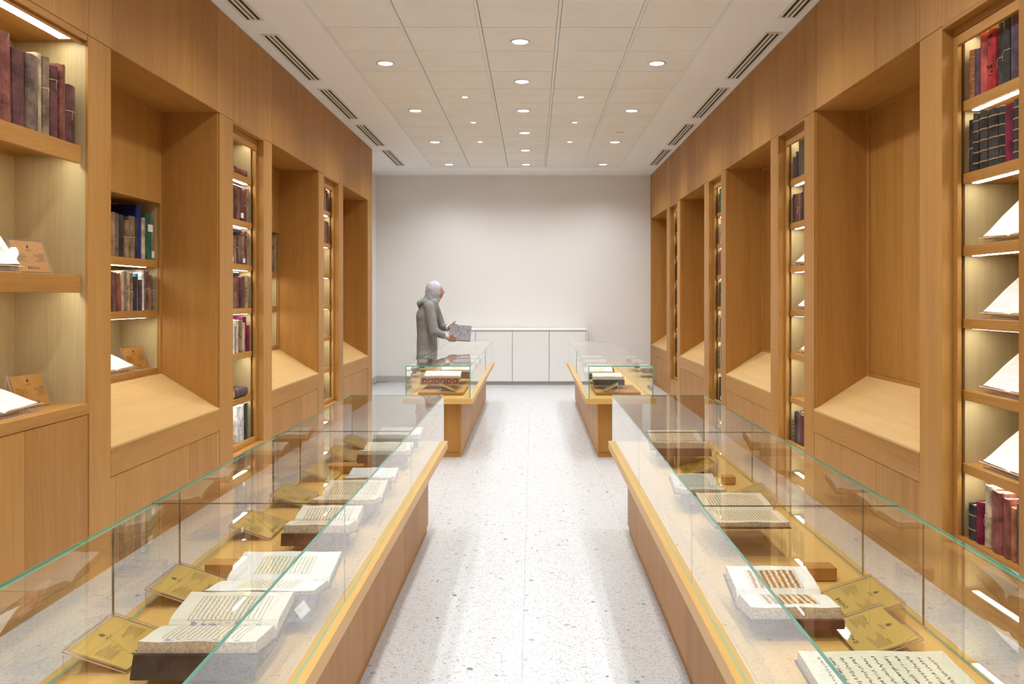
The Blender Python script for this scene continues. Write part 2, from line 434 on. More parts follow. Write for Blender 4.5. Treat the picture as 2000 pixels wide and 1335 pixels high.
# ------------------------------------------------------------------ lit bookcases
def strip(shelf, s, W, d0, d1, y0, y1, ztop):
    part('light_strip', wbox(s, W, d0, d1, y0, y1, ztop-.0025, ztop), M_STRIP, shelf)
def framed_bookcase(s, W, y0, y1, label, levels, group='framed bookcases built into the walls'):
    r = thing('bookcase', label, 'bookcase', (s*(W+.22), (y0+y1)/2, 0), None, group)
    DB = .42
    for a, b_ in ((y0, y0+.022), (y1-.022, y1)):
        part('side_panel', wbox(s, W, .10, DB, a, b_, .20, NICHE_TOP-.003), M_OAKI, r)
    part('back_panel', wbox(s, W, DB, DB+.02, y0, y1, .20, NICHE_TOP), M_OAKI, r)
    tp = part('top_panel', wbox(s, W, .052, DB, y0+.002, y1-.002, 2.70, NICHE_TOP+.018), M_OAKY, r)
    part('head_panel', wbox(s, W, .001, .05, y0+.001, y1-.001, 2.738, NICHE_TOP+.018), M_OAKY, r)
    strip(tp, s, W, .115, .145, y0+.05, y1-.05, 2.70)
    part('base_panel', wbox(s, W, .001, .02, y0+g, y1-g, .045, .222), M_OAKZ, r, .001)
    part('plinth', wbox(s, W, .005, .10, y0, y1, 0, .043), M_OAKY, r)
    part('sill', wbox(s, W, .001, .052, y0+.001, y1-.001, .224, .24), M_OAKY, r, .001)
    part('bottom_shelf', wbox(s, W, .055, DB, y0+.022, y1-.022, .235, .275), M_OAKY, r)
    # jamb faces between the face and the door
    dr = part('front_frame', MB().box(sx(s, W, .054), sx(s, W, .074), y0+.002, y0+.040, .242, 2.697), M_OAKZ, r, .001)
    part('stile', wbox(s, W, .054, .074, y1-.040, y1-.002, .242, 2.697), M_OAKZ, dr, .001)
    part('rail', wbox(s, W, .054, .074, y0+.040, y1-.040, 2.650, 2.697), M_OAKY, dr, .001)
    part('rail', wbox(s, W, .054, .074, y0+.040, y1-.040, .242, .285), M_OAKY, dr, .001)
    for z in levels:
        sh = part('shelf', wbox(s, W, .085, DB, y0+.022, y1-.022, z-.047, z), M_OAKY, r, .0012)
        strip(sh, s, W, .115, .145, y0+.06, y1-.06, z-.047)
    return r
LV = [2.38, 2.03, 1.68, 1.33, .985, .632]
LVL = [2.409, 2.045, 1.697, 1.345, .99, .63]
framed_bookcase(-1, WL, LB[3], LB[4], 'tall framed oak bookcase between the two nearer niches on the left wall', LVL)
framed_bookcase(-1, WL, LB[7], LB[8], 'far framed oak bookcase on the left wall, lower shelves empty', LVL)
framed_bookcase(1, WR, RB[0], RB[1], 'nearest framed oak bookcase on the right wall with four propped open manuscripts', LV)
framed_bookcase(1, WR, RB[4], RB[5], 'second framed oak bookcase on the right wall, empty shelf above brown books', LV)
framed_bookcase(1, WR, RB[8], RB[9], 'third framed oak bookcase on the right wall with a green book on top', LV)
framed_bookcase(1, WR, RB[12], RB[13], 'farthest framed oak bookcase on the right wall, nearest the white wall', LV)

# near open bookcase on the left
y0, y1 = 2.88, 4.053
r = thing('bookcase', 'open oak bookcase over flat cupboard doors at the left edge of the photo', 'bookcase', (-WL-.2, (y0+y1)/2, 0))
s, W = -1, WL
for a, b_ in ((y0, y0+.012), (y1-.012, y1)):
    part('side_panel', wbox(s, W, .012, .39, a, b_, .90, NICHE_TOP-.003), M_OAKI, r)
    part('edge_trim', wbox(s, W, .0, .012, a, b_, .90, NICHE_TOP-.003), M_OAKZ, r)
for a, b_ in ((y0, 3.21), (3.213, 3.60), (3.603, y1)):
    part('back_panel', wbox(s, W, .37, .39, a, b_, .90, NICHE_TOP), M_OAKI, r)
tp = part('top_panel', wbox(s, W, .035, .37, y0+.012, y1-.012, 2.72, NICHE_TOP+.018), M_OAKY, r)
strip(tp, s, W, .06, .115, y0+.05, y1-.06, 2.722)
part('head_trim', wbox(s, W, .003, .018, y0+.012, y1-.012, 2.722, NICHE_TOP), M_OAKY, r, .001)
part('head_trim', wbox(s, W, .02, .034, y0+.012, y1-.012, 2.705, NICHE_TOP), M_OAKY, r, .001)
for z in (2.191, 1.544):
    sh = part('shelf', wbox(s, W, .046, .37, y0+.012, y1-.03, z-.050, z), M_OAKY, r, .001)
    part('front_lip', wbox(s, W, .022, .0455, y0+.012, y1-.03, z-.088, z), M_OAKY, sh, .0015)
    strip(sh, s, W, .05, .085, y0+.06, y1-.06, z-.050)
part('counter', wbox(s, W, .0, .39, y0+g, y1-g, .845, .90), M_OAKY, r, .0015)
for a, b_ in ((y0, 3.13), (3.13, 3.545), (3.545, y1-.004)):
    part('door', wbox(s, W, .003, .022, a+g, b_-g, .046, .842), M_OAKZ, r, .001)
part('carcass', wbox(s, W, .025, .39, y0, y1, .046, .842), M_DARK, r)
part('plinth', wbox(s, W, .006, .10, y0, y1, 0, .043), M_OAKY, r)

# ------------------------------------------------------------------ display niches with sloped reading ledges
def niche(s, W, y0, y1, label, doors, recess=False, depth=.41):
    r = thing('display_niche', label, 'niche', (s*(W+.2), (y0+y1)/2, 0), None, 'tall oak display niches')
    for a, b_ in ((y0-.001, y0+.014), (y1-.014, y1+.001)):
        part('side_panel', wbox(s, W, .012, depth, a, b_, .60, NICHE_TOP), M_OAKZ, r)
    part('soffit', wbox(s, W, .026, depth+.02, y0, y1, NICHE_TOP, NICHE_TOP+.018), M_OAKY, r)
    yy0, yy1 = y0+.014, y1-.014
    if recess:
        part('back_panel', wbox(s, W, depth, depth+.018, y0, y1, 2.10, NICHE_TOP), M_OAKZ, r)
        part('back_panel', wbox(s, W, depth, depth+.018, y0, y1, .60, .895), M_OAKY, r)
        for a, b_ in ((y0, y0+.03), (y1-.03, y1)):
            part('back_stile', wbox(s, W, depth, depth+.018, a, b_, .895, 2.10), M_OAKZ, r)
    else:
        n = 3; st = (yy1-yy0-.06)/n
        for k in range(n):
            part('back_panel', wbox(s, W, depth-.006, depth+.012, yy0+.03+st*k+.0008, yy0+.03+st*(k+1)-.0008, .90, NICHE_TOP-.035), M_OAKZ, r, .0008)
        for a, b_ in ((yy0, yy0+.028), (yy1-.028, yy1)):
            part('back_stile', wbox(s, W, depth-.022, depth+.012, a, b_, .86, NICHE_TOP), M_OAKZ, r, .001)
        part('back_rail', wbox(s, W, depth-.022, depth+.012, yy0+.028, yy1-.028, NICHE_TOP-.034, NICHE_TOP), M_OAKY, r, .001)
        part('back_rail', wbox(s, W, depth-.022, depth+.012, yy0+.028, yy1-.028, .872, .899), M_OAKY, r, .001)
        part('back_board', wbox(s, W, depth+.013, depth+.03, y0, y1, .60, NICHE_TOP), M_OAKZ, r)
    pr = [(sx(s, W, .0), .639), (sx(s, W, .0), .625), (sx(s, W, depth), .85), (sx(s, W, depth), .89)]
    part('sloped_ledge', MB().prism(pr, yy0-.012, yy1+.012, 'y'), M_TRAY2, r, .0008)
    part('fascia', wbox(s, W, .0, .02, y0+g, y1-g, .478, .6235), M_OAKY, r, .001)
    c = [y0+.001] + doors + [y1-.001]
    for a, b_ in zip(c[:-1], c[1:]):
        part('door', wbox(s, W, .003, .021, a+g, b_-g, .046, .475), M_OAKZ, r, .001)
    part('carcass', wbox(s, W, .024, depth, y0, y1, .046, .60), M_DARK, r)
    part('plinth', wbox(s, W, .006, .10, y0, y1, 0, .043), M_OAKY, r)
    return r
M_TRAY2 = wood('pale_oak_ledge', 1, (.66, .42, .17), (.52, .30, .11), .4)
niche(-1, WL, LB[1], LB[2], 'nearest left niche with sloped ledge below a recess of old books', [4.32, 5.247, 5.70], True)
niche(-1, WL, LB[5], LB[6], 'middle left niche with sloped oak ledge, between the two framed bookcases', [6.94, 7.835, 8.37], True)
niche(-1, WL, LB[9], LB[10], 'far left oak niche with sloped ledge at the end of the wood wall', [9.53, 10.5])
def thirds(a, b_): return [a+.035, a+(b_-a)*.34, a+(b_-a)*.68, b_-.045]
niche(1, WR, RB[2], RB[3], 'nearest right oak niche with empty panelled back and sloped ledge', thirds(RB[2], RB[3]), False, .39)
niche(1, WR, RB[6], RB[7], 'second oak niche with sloped ledge along the right wall', thirds(RB[6], RB[7]), False, .39)
niche(1, WR, RB[10], RB[11], 'third oak niche with sloped ledge along the right wall', thirds(RB[10], RB[11]), False, .39)
niche(1, WR, RB[14], RB[15], 'last right oak niche with sloped ledge against the white back wall', thirds(RB[14], RB[15]), False, .39)

def recess_case(y0, y1, label):
    s, W = -1, WL
    r = thing('recessed_bookcase', label, 'bookcase', (-WL-.57, (y0+y1)/2, .88), None, 'bookcases recessed in the niche backs')
    for a, b_ in ((y0+.012, y0+.030), (y1-.030, y1-.012)):
        part('side_panel', wbox(s, W, .432, .70, a, b_, .885, 2.13), M_OAKI, r)
    ym = y0+(y1-y0)*.55
    part('back_panel', wbox(s, W, .70, .715, y0, ym-.001, .88, 2.13), M_OAKI, r)
    part('back_panel', wbox(s, W, .70, .715, ym+.001, y1, .88, 2.13), M_OAKI, r)
    part('top_panel', wbox(s, W, .43, .70, y0+.03, y1-.03, 2.102, 2.13), M_OAKY, r)
    part('bottom_shelf', wbox(s, W, .43, .70, y0+.03, y1-.03, .896, .932), M_OAKY, r)
    for z in (1.696, 1.343):
        sh = part('shelf', wbox(s, W, .435, .70, y0+.03, y1-.03, z-.052, z), M_OAKY, r, .001)
        strip(sh, s, W, .47, .50, y0+.08, y1-.12, z-.052)
    return r
recess_case(LB[1], LB[2], 'shelves recessed in the nearest left niche, with tied books and a caption')
recess_case(LB[5], LB[6], 'shelves recessed in the back of the middle left niche')

# ------------------------------------------------------------------ ceiling fittings
ring = MB().disc_ring([(.083, 0), (.083, -.006), (.070, -.009), (.062, -.003)], 32).mesh('trim_ring', [M_CHROME], 0, True)
dif = MB().disc_ring([(.0005, -.0045), (.04, -.0042), (.0625, -.003), (.0625, 0)], 32).mesh('diffuser', [M_LAMP], 0, True)
sring = MB().disc_ring([(.045, 0), (.045, -.004), (.036, -.006), (.030, -.002)], 24).mesh('trim_ring', [M_CREAM], 0, True)
sdif = MB().disc_ring([(.0005, -.004), (.02, -.004), (.031, -.002), (.031, 0)], 24).mesh('diffuser', [M_LAMP], 0, True)
lamp_data = {}
def spot(name, watts, ang, rad):
    if name in lamp_data: return lamp_data[name]
    l = bpy.data.lights.new(name, 'SPOT'); l.energy = watts; l.spot_size = ang; l.spot_blend = 1.0
    l.shadow_soft_size = rad; l.color = LAMP_COL
    lamp_data[name] = l
    return l
def downlight(x, y, label, small=False):
    r = thing('downlight', label, 'ceiling light', (x, y, H+.0035), None, 'small spot downlights' if small else 'large round downlights')
    obj('trim_ring', sring if small else ring, r); obj('diffuser', sdif if small else dif, r)
    lo = obj('lamp', spot('small_lamp', LAMP_SMALL_W, 1.5, .03) if small else (spot('centre_lamp', LAMP_C_W, 2.62, .08) if abs(x+.10) < .01 else spot('large_lamp', LAMP_W, 2.62, .08)), r)
    lo.location = (0, 0, -.02)
ORD = ['first', 'second', 'third', 'fourth', 'fifth', 'sixth', 'seventh', 'eighth', 'ninth', 'tenth', 'eleventh', 'twelfth', 'thirteenth', 'fourteenth', 'fifteenth', 'sixteenth', 'seventeenth', 'eighteenth']
vis = [y for y in (6.5, 7.7, 8.9, 10.1, 11.3, 12.5)]
for i, y in enumerate(vis): downlight(-.10, y, f'round ceiling downlight in the centre column, {ORD[i]} from the camera')
for i, y in enumerate((7.1, 8.9, 10.7, 12.5)):
    downlight(-1.30, y, f'round ceiling downlight in the left column, {ORD[i]} from the camera')
    downlight(1.10, y, f'round ceiling downlight in the right column, {ORD[i]} from the camera')
for i, y in enumerate((8.3, 9.5, 10.7)):
    downlight(-.70, y, f'small ceiling spot left of the centre column, {ORD[i]} from the camera', True)
    downlight(.50, y, f'small ceiling spot right of the centre column, {ORD[i]} from the camera', True)
# the same lamps go on over the near half of the room, above the frame
for i, y in enumerate((5.3, 4.1, 2.9, 1.7, .5, -.7, -1.9)): downlight(-.10, y, f'round ceiling downlight above the frame, centre column, {ORD[i]} out of view')
for i, y in enumerate((5.3, 3.5, 1.7, -.1, -1.9)):
    downlight(-1.30, y, f'round ceiling downlight above the frame, left column, {ORD[i]} out of view')
    downlight(1.10, y, f'round ceiling downlight above the frame, right column, {ORD[i]} out of view')

def vent(x0, x1, y0, y1, label):
    r = thing('air_vent', label, 'vent', ((x0+x1)/2, (y0+y1)/2, H), None, 'linear slot vents in the soffits')
    z0, z1 = H-.008, H-.0005
    part('frame', B(x0, x0+.022, y0, y1, z0, z1), M_CREAM, r, .001)
    part('frame', B(x1-.022, x1, y0, y1, z0, z1), M_CREAM, r, .001)
    part('frame', B(x0+.022, x1-.022, y0, y0+.02, z0, z1), M_CREAM, r, .001)
    part('frame', B(x0+.022, x1-.022, y1-.02, y1, z0, z1), M_CREAM, r, .001)
    part('backing', B(x0+.022, x1-.022, y0+.02, y1-.02, H-.003, H-.0005), M_BLACK, r)
    w_ = (x1-x0-.044)
    for k in range(2):
        c = x0+.022+w_*(k+1)/3
        part('slat', B(c-.009, c+.009, y0+.02, y1-.02, z0, H-.0025), M_CREAM, r)
for i, k in enumerate(range(5)):
    y = 4.65+1.655*k
    vent(-2.14, -1.996, y, y+1.33, f'slot air vent in the left soffit, {ORD[i]} from the camera')
    vent(1.812, 1.956, y-.05, y+1.28, f'slot air vent in the right soffit, {ORD[i]} from the camera')
r = thing('smoke_detector', 'flat white smoke detector on a right ceiling tile', 'detector', (1.10, 10.1, H+.0035))
part('body', MB().disc_ring([(.05, 0), (.05, -.012), (.035, -.02), (.0005, -.022)], 24), M_CEILW, r, 0, True, True)
part('base_ring', MB().disc_ring([(.058, 0), (.058, -.005), (.049, -.006)], 24), M_CREAM, r, 0, True, True)

# ------------------------------------------------------------------ white cabinet at the back
r = thing('cabinet', 'long low white cabinet with flat doors against the back wall', 'cabinet', (-.33, 13.35, 0))
cx0, cx1, cy = -1.555, .893, 13.10
part('carcass', B(cx0+.018, cx1-.018, cy+.022, YB-.02, .06, .885), M_GREYPL, r)  # grey carcass puts the shade of the door gaps into its colour
part('plinth', B(cx0+.03, cx1-.03, cy+.03, YB-.02, 0, .058), M_GREYPL, r)
part('top', B(cx0-.004, cx1+.004, cy-.004, YB-.019, .887, .916), M_WHITE, r, .003)
for k in range(4):
    a = cx0+.018+(cx1-cx0-.036)*k/4; b_ = cx0+.018+(cx1-cx0-.036)*(k+1)/4
    part('door', B(a+.004, b_-.004, cy, cy+.02, .06, .877), M_WHITE, r, .0015)
for a in (cx0, cx1-.016): part('side_panel', B(a, a+.016, cy+.001, YB-.02, .0, .885), M_WHITE, r, .001)

# ------------------------------------------------------------------ display cases
ZT, ZG = .539, .827       # tray top, glass top
GT = .008
def display_case(xo, xi, y0, y1, label, top_seams, in_seams, out_seams):
    """xo: outer glass plane (wall side), xi: inner glass plane (aisle side)"""
    s = 1 if xi > xo else -1                     # direction from outer to inner
    cx = (xo+xi)/2
    r = thing('display_case', label, 'display case', (cx, (y0+y1)/2, 0), None, 'glass display cases on oak bases')
    ib, ob = xi-s*.085, xo+s*.085               # base faces
    by0, by1 = y0+.09, y1-.09
    # base: planked long sides
    for face, dirn in ((ib, s), (ob, -s)):
        n = 8; st = (by1-by0)/n
        for k in range(n):
            part('base_panel', B(face, face-dirn*.018, by0+st*k+.0006, by0+st*(k+1)-.0006, .048, ZT-.05), M_OAKZ, r, .0008)
    part('end_panel', B(ib-s*.019, ob+s*.019, by0, by0+.018, .048, ZT-.05), M_OAKZ, r, .0008)
    part('end_panel', B(ib-s*.019, ob+s*.019, by1-.018, by1, .048, ZT-.05), M_OAKZ, r, .0008)
    part('plinth', B(ib-s*.008, ob+s*.008, by0+.008, by1-.008, 0, .047), M_OAKY, r)
    ti, to = xi+s*.022, xo-s*.022
    ty0, ty1 = y0-.022, y1+.022
    tr = part('tray', B(to, ti, ty0, ty1, ZT-.049, ZT), M_TRAY, r, .0015)
    part('tray_lining', B(xo+s*.03, xi-s*.03, y0+.03, y1-.03, ZT+.0002, ZT+.0012), M_TRAY, tr)
    z0 = ZT-.004; z1 = ZG-GT
    def run(cuts, fn):
        for k, (a, b_) in enumerate(zip(cuts[:-1], cuts[1:])): fn(a+.0008, b_-.0008, (k > 0, k < len(cuts)-2))
    gm = [M_GLASS, M_GEDGE]
    run([y0, *in_seams, y1], lambda a, b_, c: part('glass_side', MB().pane(xi, xi-s*GT, a, b_, z0+.0045, z1, c), gm, r))
    run([y0, *out_seams, y1], lambda a, b_, c: part('glass_side', MB().pane(xo, xo+s*GT, a, b_, z0+.0045, z1, c), gm, r))
    for y in in_seams: part('joint', B(xi-s*.002, xi-s*.004, y-.0008, y+.0008, z0+.0045, z1), M_JOINT, r)
    for y in out_seams: part('joint', B(xo+s*.001, xo+s*.0065, y-.0008, y+.0008, z0+.0045, z1), M_JOINT, r)
    for y in top_seams: part('joint', B(xo, xi, y-.0008, y+.0008, z1+.004, z1+.0075), M_JOINT, r)
    part('glass_end', MB().pane(xo+s*(GT+.0005), xi-s*(GT+.0005), y0, y0+GT, z0+.0045, z1), gm, r)
    part('glass_end', MB().pane(xo+s*(GT+.0005), xi-s*(GT+.0005), y1-GT, y1, z0+.0045, z1), gm, r)
    run([y0, *top_seams, y1], lambda a, b_, c: part('glass_top', MB().pane(xo, xi, a, b_, z1+.0005, ZG, c), gm, r))
    return r
LXO, LXI, RXI, RXO = -1.125, -.550, .495, 1.070
display_case(LXO, LXI, 1.06, 4.98, 'long glass display case in the left foreground', [2.372, 3.644], [2.36, 3.65], [2.145, 2.55, 3.47, 3.874])
display_case(RXO, RXI, 1.06, 4.98, 'long glass display case in the right foreground', [2.343, 3.62], [2.51, 3.765], [2.189, 2.59, 3.504, 3.894])
display_case(LXO, LXI, 7.10, 11.06, 'far left glass display case, the one the person leans over', [8.40, 9.72], [8.40, 9.72], [8.2, 9.5])
display_case(RXO, RXI, 7.10, 11.06, 'far right glass display case in front of the white cabinet', [8.40, 9.72], [8.40, 9.72], [8.2, 9.5])

#BOOKS
# ------------------------------------------------------------------ closed books
M_PRINT = plain('dark_print', (.03, .022, .015), .6)
def book_parts(r, t, h, dep, key, o):
    bul = min(.010, t*.22); rag = .0 if o.get('smooth') else .0035
    out = [(dep, t/2), (.008, t/2)] + [(.008-(.008+bul)*math.cos(a), t/2*math.sin(a)) for a in (1.1, .55, 0, -.55, -1.1)] + [(.008, -t/2), (dep, -t/2)]
    bt = .0028
    inn = [(dep, -t/2+bt), (.010, -t/2+bt), (.004, 0), (.010, t/2-bt), (dep, t/2-bt)]
    mb = MB().prism(out+inn, 0, h, 'z')
    n = len(out+inn)
    for i in range(n, 2*n):
        x, y, z = mb.v[i]; mb.v[i] = (x, y, z+random.uniform(-rag, rag))
    part('cover', mb, leather(key), r, 0, False, True)
    paper = M_PEDGEW if key in ('white', 'blue', 'red', 'green', 'navy') else M_PEDGE
    part('page_block', B(.011, dep-.006, -t/2+bt+.0004, t/2-bt-.0004, .004, h-.007), paper, r, 0, False, True)
    for k in range(o.get('bands', 0)):
        z = h*(k+.7)/(o['bands']+.4)
        pr = [(.006-(.009+bul)*math.cos(a), t/2*1.01*math.sin(a)) for a in (1.25, .6, 0, -.6, -1.25)]
        part('spine_band', MB().prism(pr, z-.003, z+.003, 'z'), M_GILT if o.get('gilt', 1) else leather(key), r, 0, False, True)
    if o.get('string'):
        z = h*o['string']; e = .0025
        pts = [(-bul-.003, 0, z), (-.001, -t/2-e, z+.002), (dep*.5, -t/2-e, z), (dep+e, -t/2, z), (dep+e, t/2, z+.002), (dep*.5, t/2+e, z), (-.001, t/2+e, z-.002)]
        mb = MB().tube(pts, .0016, 5, 0, True)
        mb.tube([(-bul-.003, 0, z), (-bul-.006, t*.15, z-.02), (-bul-.004, t*.1, z-.045)], .0011, 5)
        part('string', mb, M_STRING, r, 0, False, True)
    if o.get('sticker'):
        z = h*o['sticker']
        part('sticker', B(-bul-.0018, -bul+.004, -t*.42, t*.42, z, z+min(.05, h*.16)), M_STICK, r, 0, False, True)
    if o.get('print'):
        mb = MB()
        for zc in (.33, .8):
            for k in range(7):
                z = h*zc+random.uniform(-.03, .03); y = random.uniform(-.25, .25)*t
                mb.box(-bul-.0012, -bul+.003, y-.003, y+random.uniform(.002, .007), z, z+random.uniform(.004, .012))
        part('lettering', mb, M_PRINT, r, 0, False, True)
def size_word(h, o):
    if o.get('string'): return 'string-tied'
    if o.get('bands'): return 'ribbed'
    return 'tall' if h > .29 else ('short' if h < .2 else 'upright')
def cap(s_): return ' '.join(s_.split()[:16])
def row(s, W, d, z, ystart, specs, where, group, fromside):
    """specs from the far jamb towards the camera: (thickness, height, colour, options)"""
    y = ystart
    for i, sp in enumerate(specs):
        t, h, key = sp[:3]; o = sp[3] if len(sp) > 3 else {}
        lean = o.get('lean', 0); dep = o.get('dep', .19)
        y -= o.get('gap', .0018)+(.004 if o.get('string') else 0)
        if lean: y -= math.sin(abs(lean))*h if lean < 0 else 0
        dd = d+o.get('back', random.uniform(0, .012))
        extra = ' with white sticker' if o.get('sticker') else ''
        lab = cap(f"{size_word(h, o)} {LEATHER[key][1]} book{extra}, {ORD[i]} from {fromside} on {where}")
        r = thing('book', lab, 'book', (sx(s, W, dd), y-t/2, z+.0008+(t/2*abs(math.sin(lean)))), None, group)
        r.rotation_euler = Euler((lean, 0, 0 if s > 0 else PI), 'XYZ') if s > 0 else Euler((-lean, 0, PI), 'XYZ')
        book_parts(r, t, h, dep, key, o)
        y -= t+(.004 if o.get('string') else 0)
        if lean > 0: y -= math.sin(lean)*h
def lying(s, W, d, y, z, t, h, dep, key, label, o=None, yaw=0):
    r = thing('book', label, 'book', (sx(s, W, d), y-h/2, z+t/2+.0012+(.005 if o and o.get('string') else 0)))
    e = Euler((-PI/2, 0, 0), 'XYZ').to_matrix()
    r.rotation_euler = (Matrix.Rotation((0 if s > 0 else PI)+yaw, 3, 'Z') @ e).to_euler()
    r.location.y = y-h/2 if s > 0 else y+h/2      # the height runs along +y on the right wall, -y on the left
    book_parts(r, t, h, dep, key, dict(o or {}))
    return r

def mixrow(n, keys, t=(.03, .055), h=(.22, .29), seed=0, **kw):
    rnd = random.Random(seed); out = []
    for i in range(n):
        o = {}
        q = rnd.random()
        if q < .22: o['string'] = rnd.uniform(.4, .6)
        elif q < .42: o['bands'] = 4; o['gilt'] = rnd.random() < .4
        elif q < .5: o['sticker'] = .06
        if rnd.random() < .12: o['lean'] = rnd.uniform(.02, .06)
        o.update(kw)
        out.append((rnd.uniform(*t), rnd.uniform(*h), keys[i % len(keys)] if seed % 2 else rnd.choice(keys), o))
    return out

# near left open bookcase, upper shelf (from the right)
row(-1, WL, .035, 2.191, 4.005, [
    (.085, .285, 'maroon', {'string': .55, 'dep': .24}), (.045, .365, 'redbrown', {'dep': .26, 'bands': 0}), (.06, .345, 'maroon', {'dep': .25, 'string': .8}),
    (.05, .365, 'tattered', {'string': .6, 'dep': .25}), (.03, .37, 'beige', {'dep': .25}), (.085, .345, 'greybrown', {'dep': .25}),
    (.09, .335, 'maroon', {'dep': .26, 'lean': .035}), (.085, .385, 'redbrown', {'dep': .27, 'lean': .03}), (.05, .33, 'black', {'string': .5, 'dep': .25}),
    (.08, .36, 'brown', {'dep': .25}), (.07, .34, 'maroon', {'dep': .25})],
    'upper shelf of open left bookcase', 'old folios on the open left bookcase', 'right')
# recessed bookcase in the nearest left niche
Y1 = LB[2]-.035
row(-1, WL, .45, 1.696, Y1, [
    (.04, .30, 'tattered', {'sticker': .05}), (.075, .315, 'green', {'sticker': .62, 'smooth': 1}), (.05, .285, 'beige', {}), (.06, .37, 'navy', {'smooth': 1, 'dep': .2}),
    (.035, .27, 'black', {}), (.075, .28, 'tattered', {'string': .5}), (.055, .245, 'tan', {'string': .55}), (.05, .275, 'black', {}), (.06, .28, 'greybrown', {}), (.05, .28, 'tan', {'string': .4}), (.05, .27, 'brown', {})],
    'upper shelf recessed in left niche', 'books in the recess of the nearest left niche', 'right')
r = thing('book', 'large navy folio, partly standing in for shadow, behind the books in the left niche recess', 'book', (sx(-1, WL, .678), Y1-.72, 1.6968), (0, 0, PI/2))
book_parts(r, .03, .375, .42, 'navy', {'smooth': 1})  # the dark navy board also stands in for shadow above the row
row(-1, WL, .44, 1.343, Y1, [
    (.035, .235, 'tattered', {'string': .6}), (.05, .25, 'tattered', {}), (.03, .27, 'redbrown', {'string': .55}), (.035, .275, 'greybrown', {}), (.03, .26, 'white', {'smooth': 1}),
    (.045, .21, 'maroon', {'back': 0}), (.02, .25, 'blue', {'smooth': 1, 'dep': .2}), (.045, .225, 'black', {'back': 0}), (.022, .255, 'tan', {'string': .5}), (.03, .265, 'beige', {'string': .5}),
    (.04, .265, 'tattered', {'string': .5}), (.03, .26, 'beige', {}), (.05, .245, 'redbrown', {'lean': .09}), (.045, .25, 'brown', {'lean': .05}), (.03, .26, 'white', {}), (.04, .25, 'maroon', {})],
    'lower shelf recessed in left niche', 'books in the recess of the nearest left niche', 'right')
# nearer framed bookcase, left wall
Y2 = LB[4]-.03
WH = {0: 'top', 1: 'second', 2: 'third', 3: 'fourth', 4: 'fifth', 5: 'sixth', 6: 'bottom'}
gl = 'books in the nearer framed left bookcase'
lying(-1, WL, .12, Y2-.16, 2.409, .062, .25, .19, 'redbrown', 'red-brown tied bundle lying on the top shelf of the nearer left bookcase', {'string': .3})
w_ = 'shelf of nearer left framed bookcase'
row(-1, WL, .10, 2.045, Y2-.01, [(.075, .275, 'tattered', {}), (.035, .265, 'redbrown', {'string': .5}), (.03, .255, 'redbrown', {}), (.06, .25, 'maroon', {'sticker': .1}), (.045, .24, 'brown', {}), (.05, .255, 'redbrown', {}), (.04, .25, 'black', {}), (.06, .25, 'maroon', {}), (.05, .26, 'brown', {}), (.05, .25, 'black', {})], 'second '+w_, gl, 'right')
lying(-1, WL, .13, Y2-.19, 2.045+.266, .022, .26, .2, 'grey', 'grey volume lying on top of books, second shelf of nearer left bookcase')
row(-1, WL, .10, 1.697, Y2-.01, [(.045, .26, 'tattered', {}), (.045, .275, 'redbrown', {'string': .9}), (.03, .25, 'maroon', {})] + mixrow(8, ['tattered', 'brown', 'greybrown', 'maroon', 'tattered'], (.028, .05), (.22, .235), 11), 'third '+w_, gl, 'right')
lying(-1, WL, .12, Y2-.30, 1.697+.242, .045, .26, .2, 'purple', 'dark purple volume lying on top of books, third shelf of nearer left bookcase')
row(-1, WL, .10, 1.345, Y2-.005, [(.05, .26, 'tattered', {}), (.05, .265, 'tan', {'string': .55}), (.035, .26, 'brown', {}), (.03, .25, 'maroon', {}), (.05, .245, 'maroon', {'lean': .04}), (.04, .24, 'redbrown', {}), (.05, .24, 'tattered', {'string': .5}), (.045, .235, 'brown', {}), (.05, .24, 'maroon', {})], 'fourth '+w_, gl, 'right')
lying(-1, WL, .12, Y2-.325, 1.345+.254, .036, .22, .2, 'purple', 'dark purple volume lying on top of books, fourth shelf of nearer left bookcase')
row(-1, WL, .10, .99, Y2-.02, [(.045, .21, 'crimson', {'smooth': 1}), (.065, .285, 'magenta', {'smooth': 1, 'dep': .22}), (.055, .235, 'beige', {'back': 0}), (.05, .255, 'tattered', {'back': 0}), (.06, .26, 'beige', {}), (.05, .21, 'grey', {}), (.06, .27, 'white', {'smooth': 1}), (.05, .24, 'magenta', {})], 'fifth '+w_, gl, 'right')
lying(-1, WL, .10, Y2-.20, .633, .07, .24, .17, 'purple', 'thick dark purple book lying alone on the sixth shelf, nearer left bookcase')
row(-1, WL, .10, .277, Y2-.035, [(.05, .285, 'green', {'smooth': 1}), (.04, .29, 'black', {}), (.16, .285, 'white', {'smooth': 1, 'string': .5, 'dep': .25}), (.05, .26, 'brown', {'back': .08})], 'bottom '+w_, gl, 'right')
# middle left niche recess
Y3 = LB[6]-.035
row(-1, WL, .45, 1.696, Y3, [(.06, .27, 'tattered', {'string': .8}), (.05, .28, 'redbrown', {}), (.05, .26, 'black', {}), (.06, .33, 'green', {'smooth': 1}), (.05, .27, 'brown', {}), (.05, .28, 'maroon', {})], 'upper shelf recessed in middle left niche', 'books in the recess of the middle left niche', 'right')
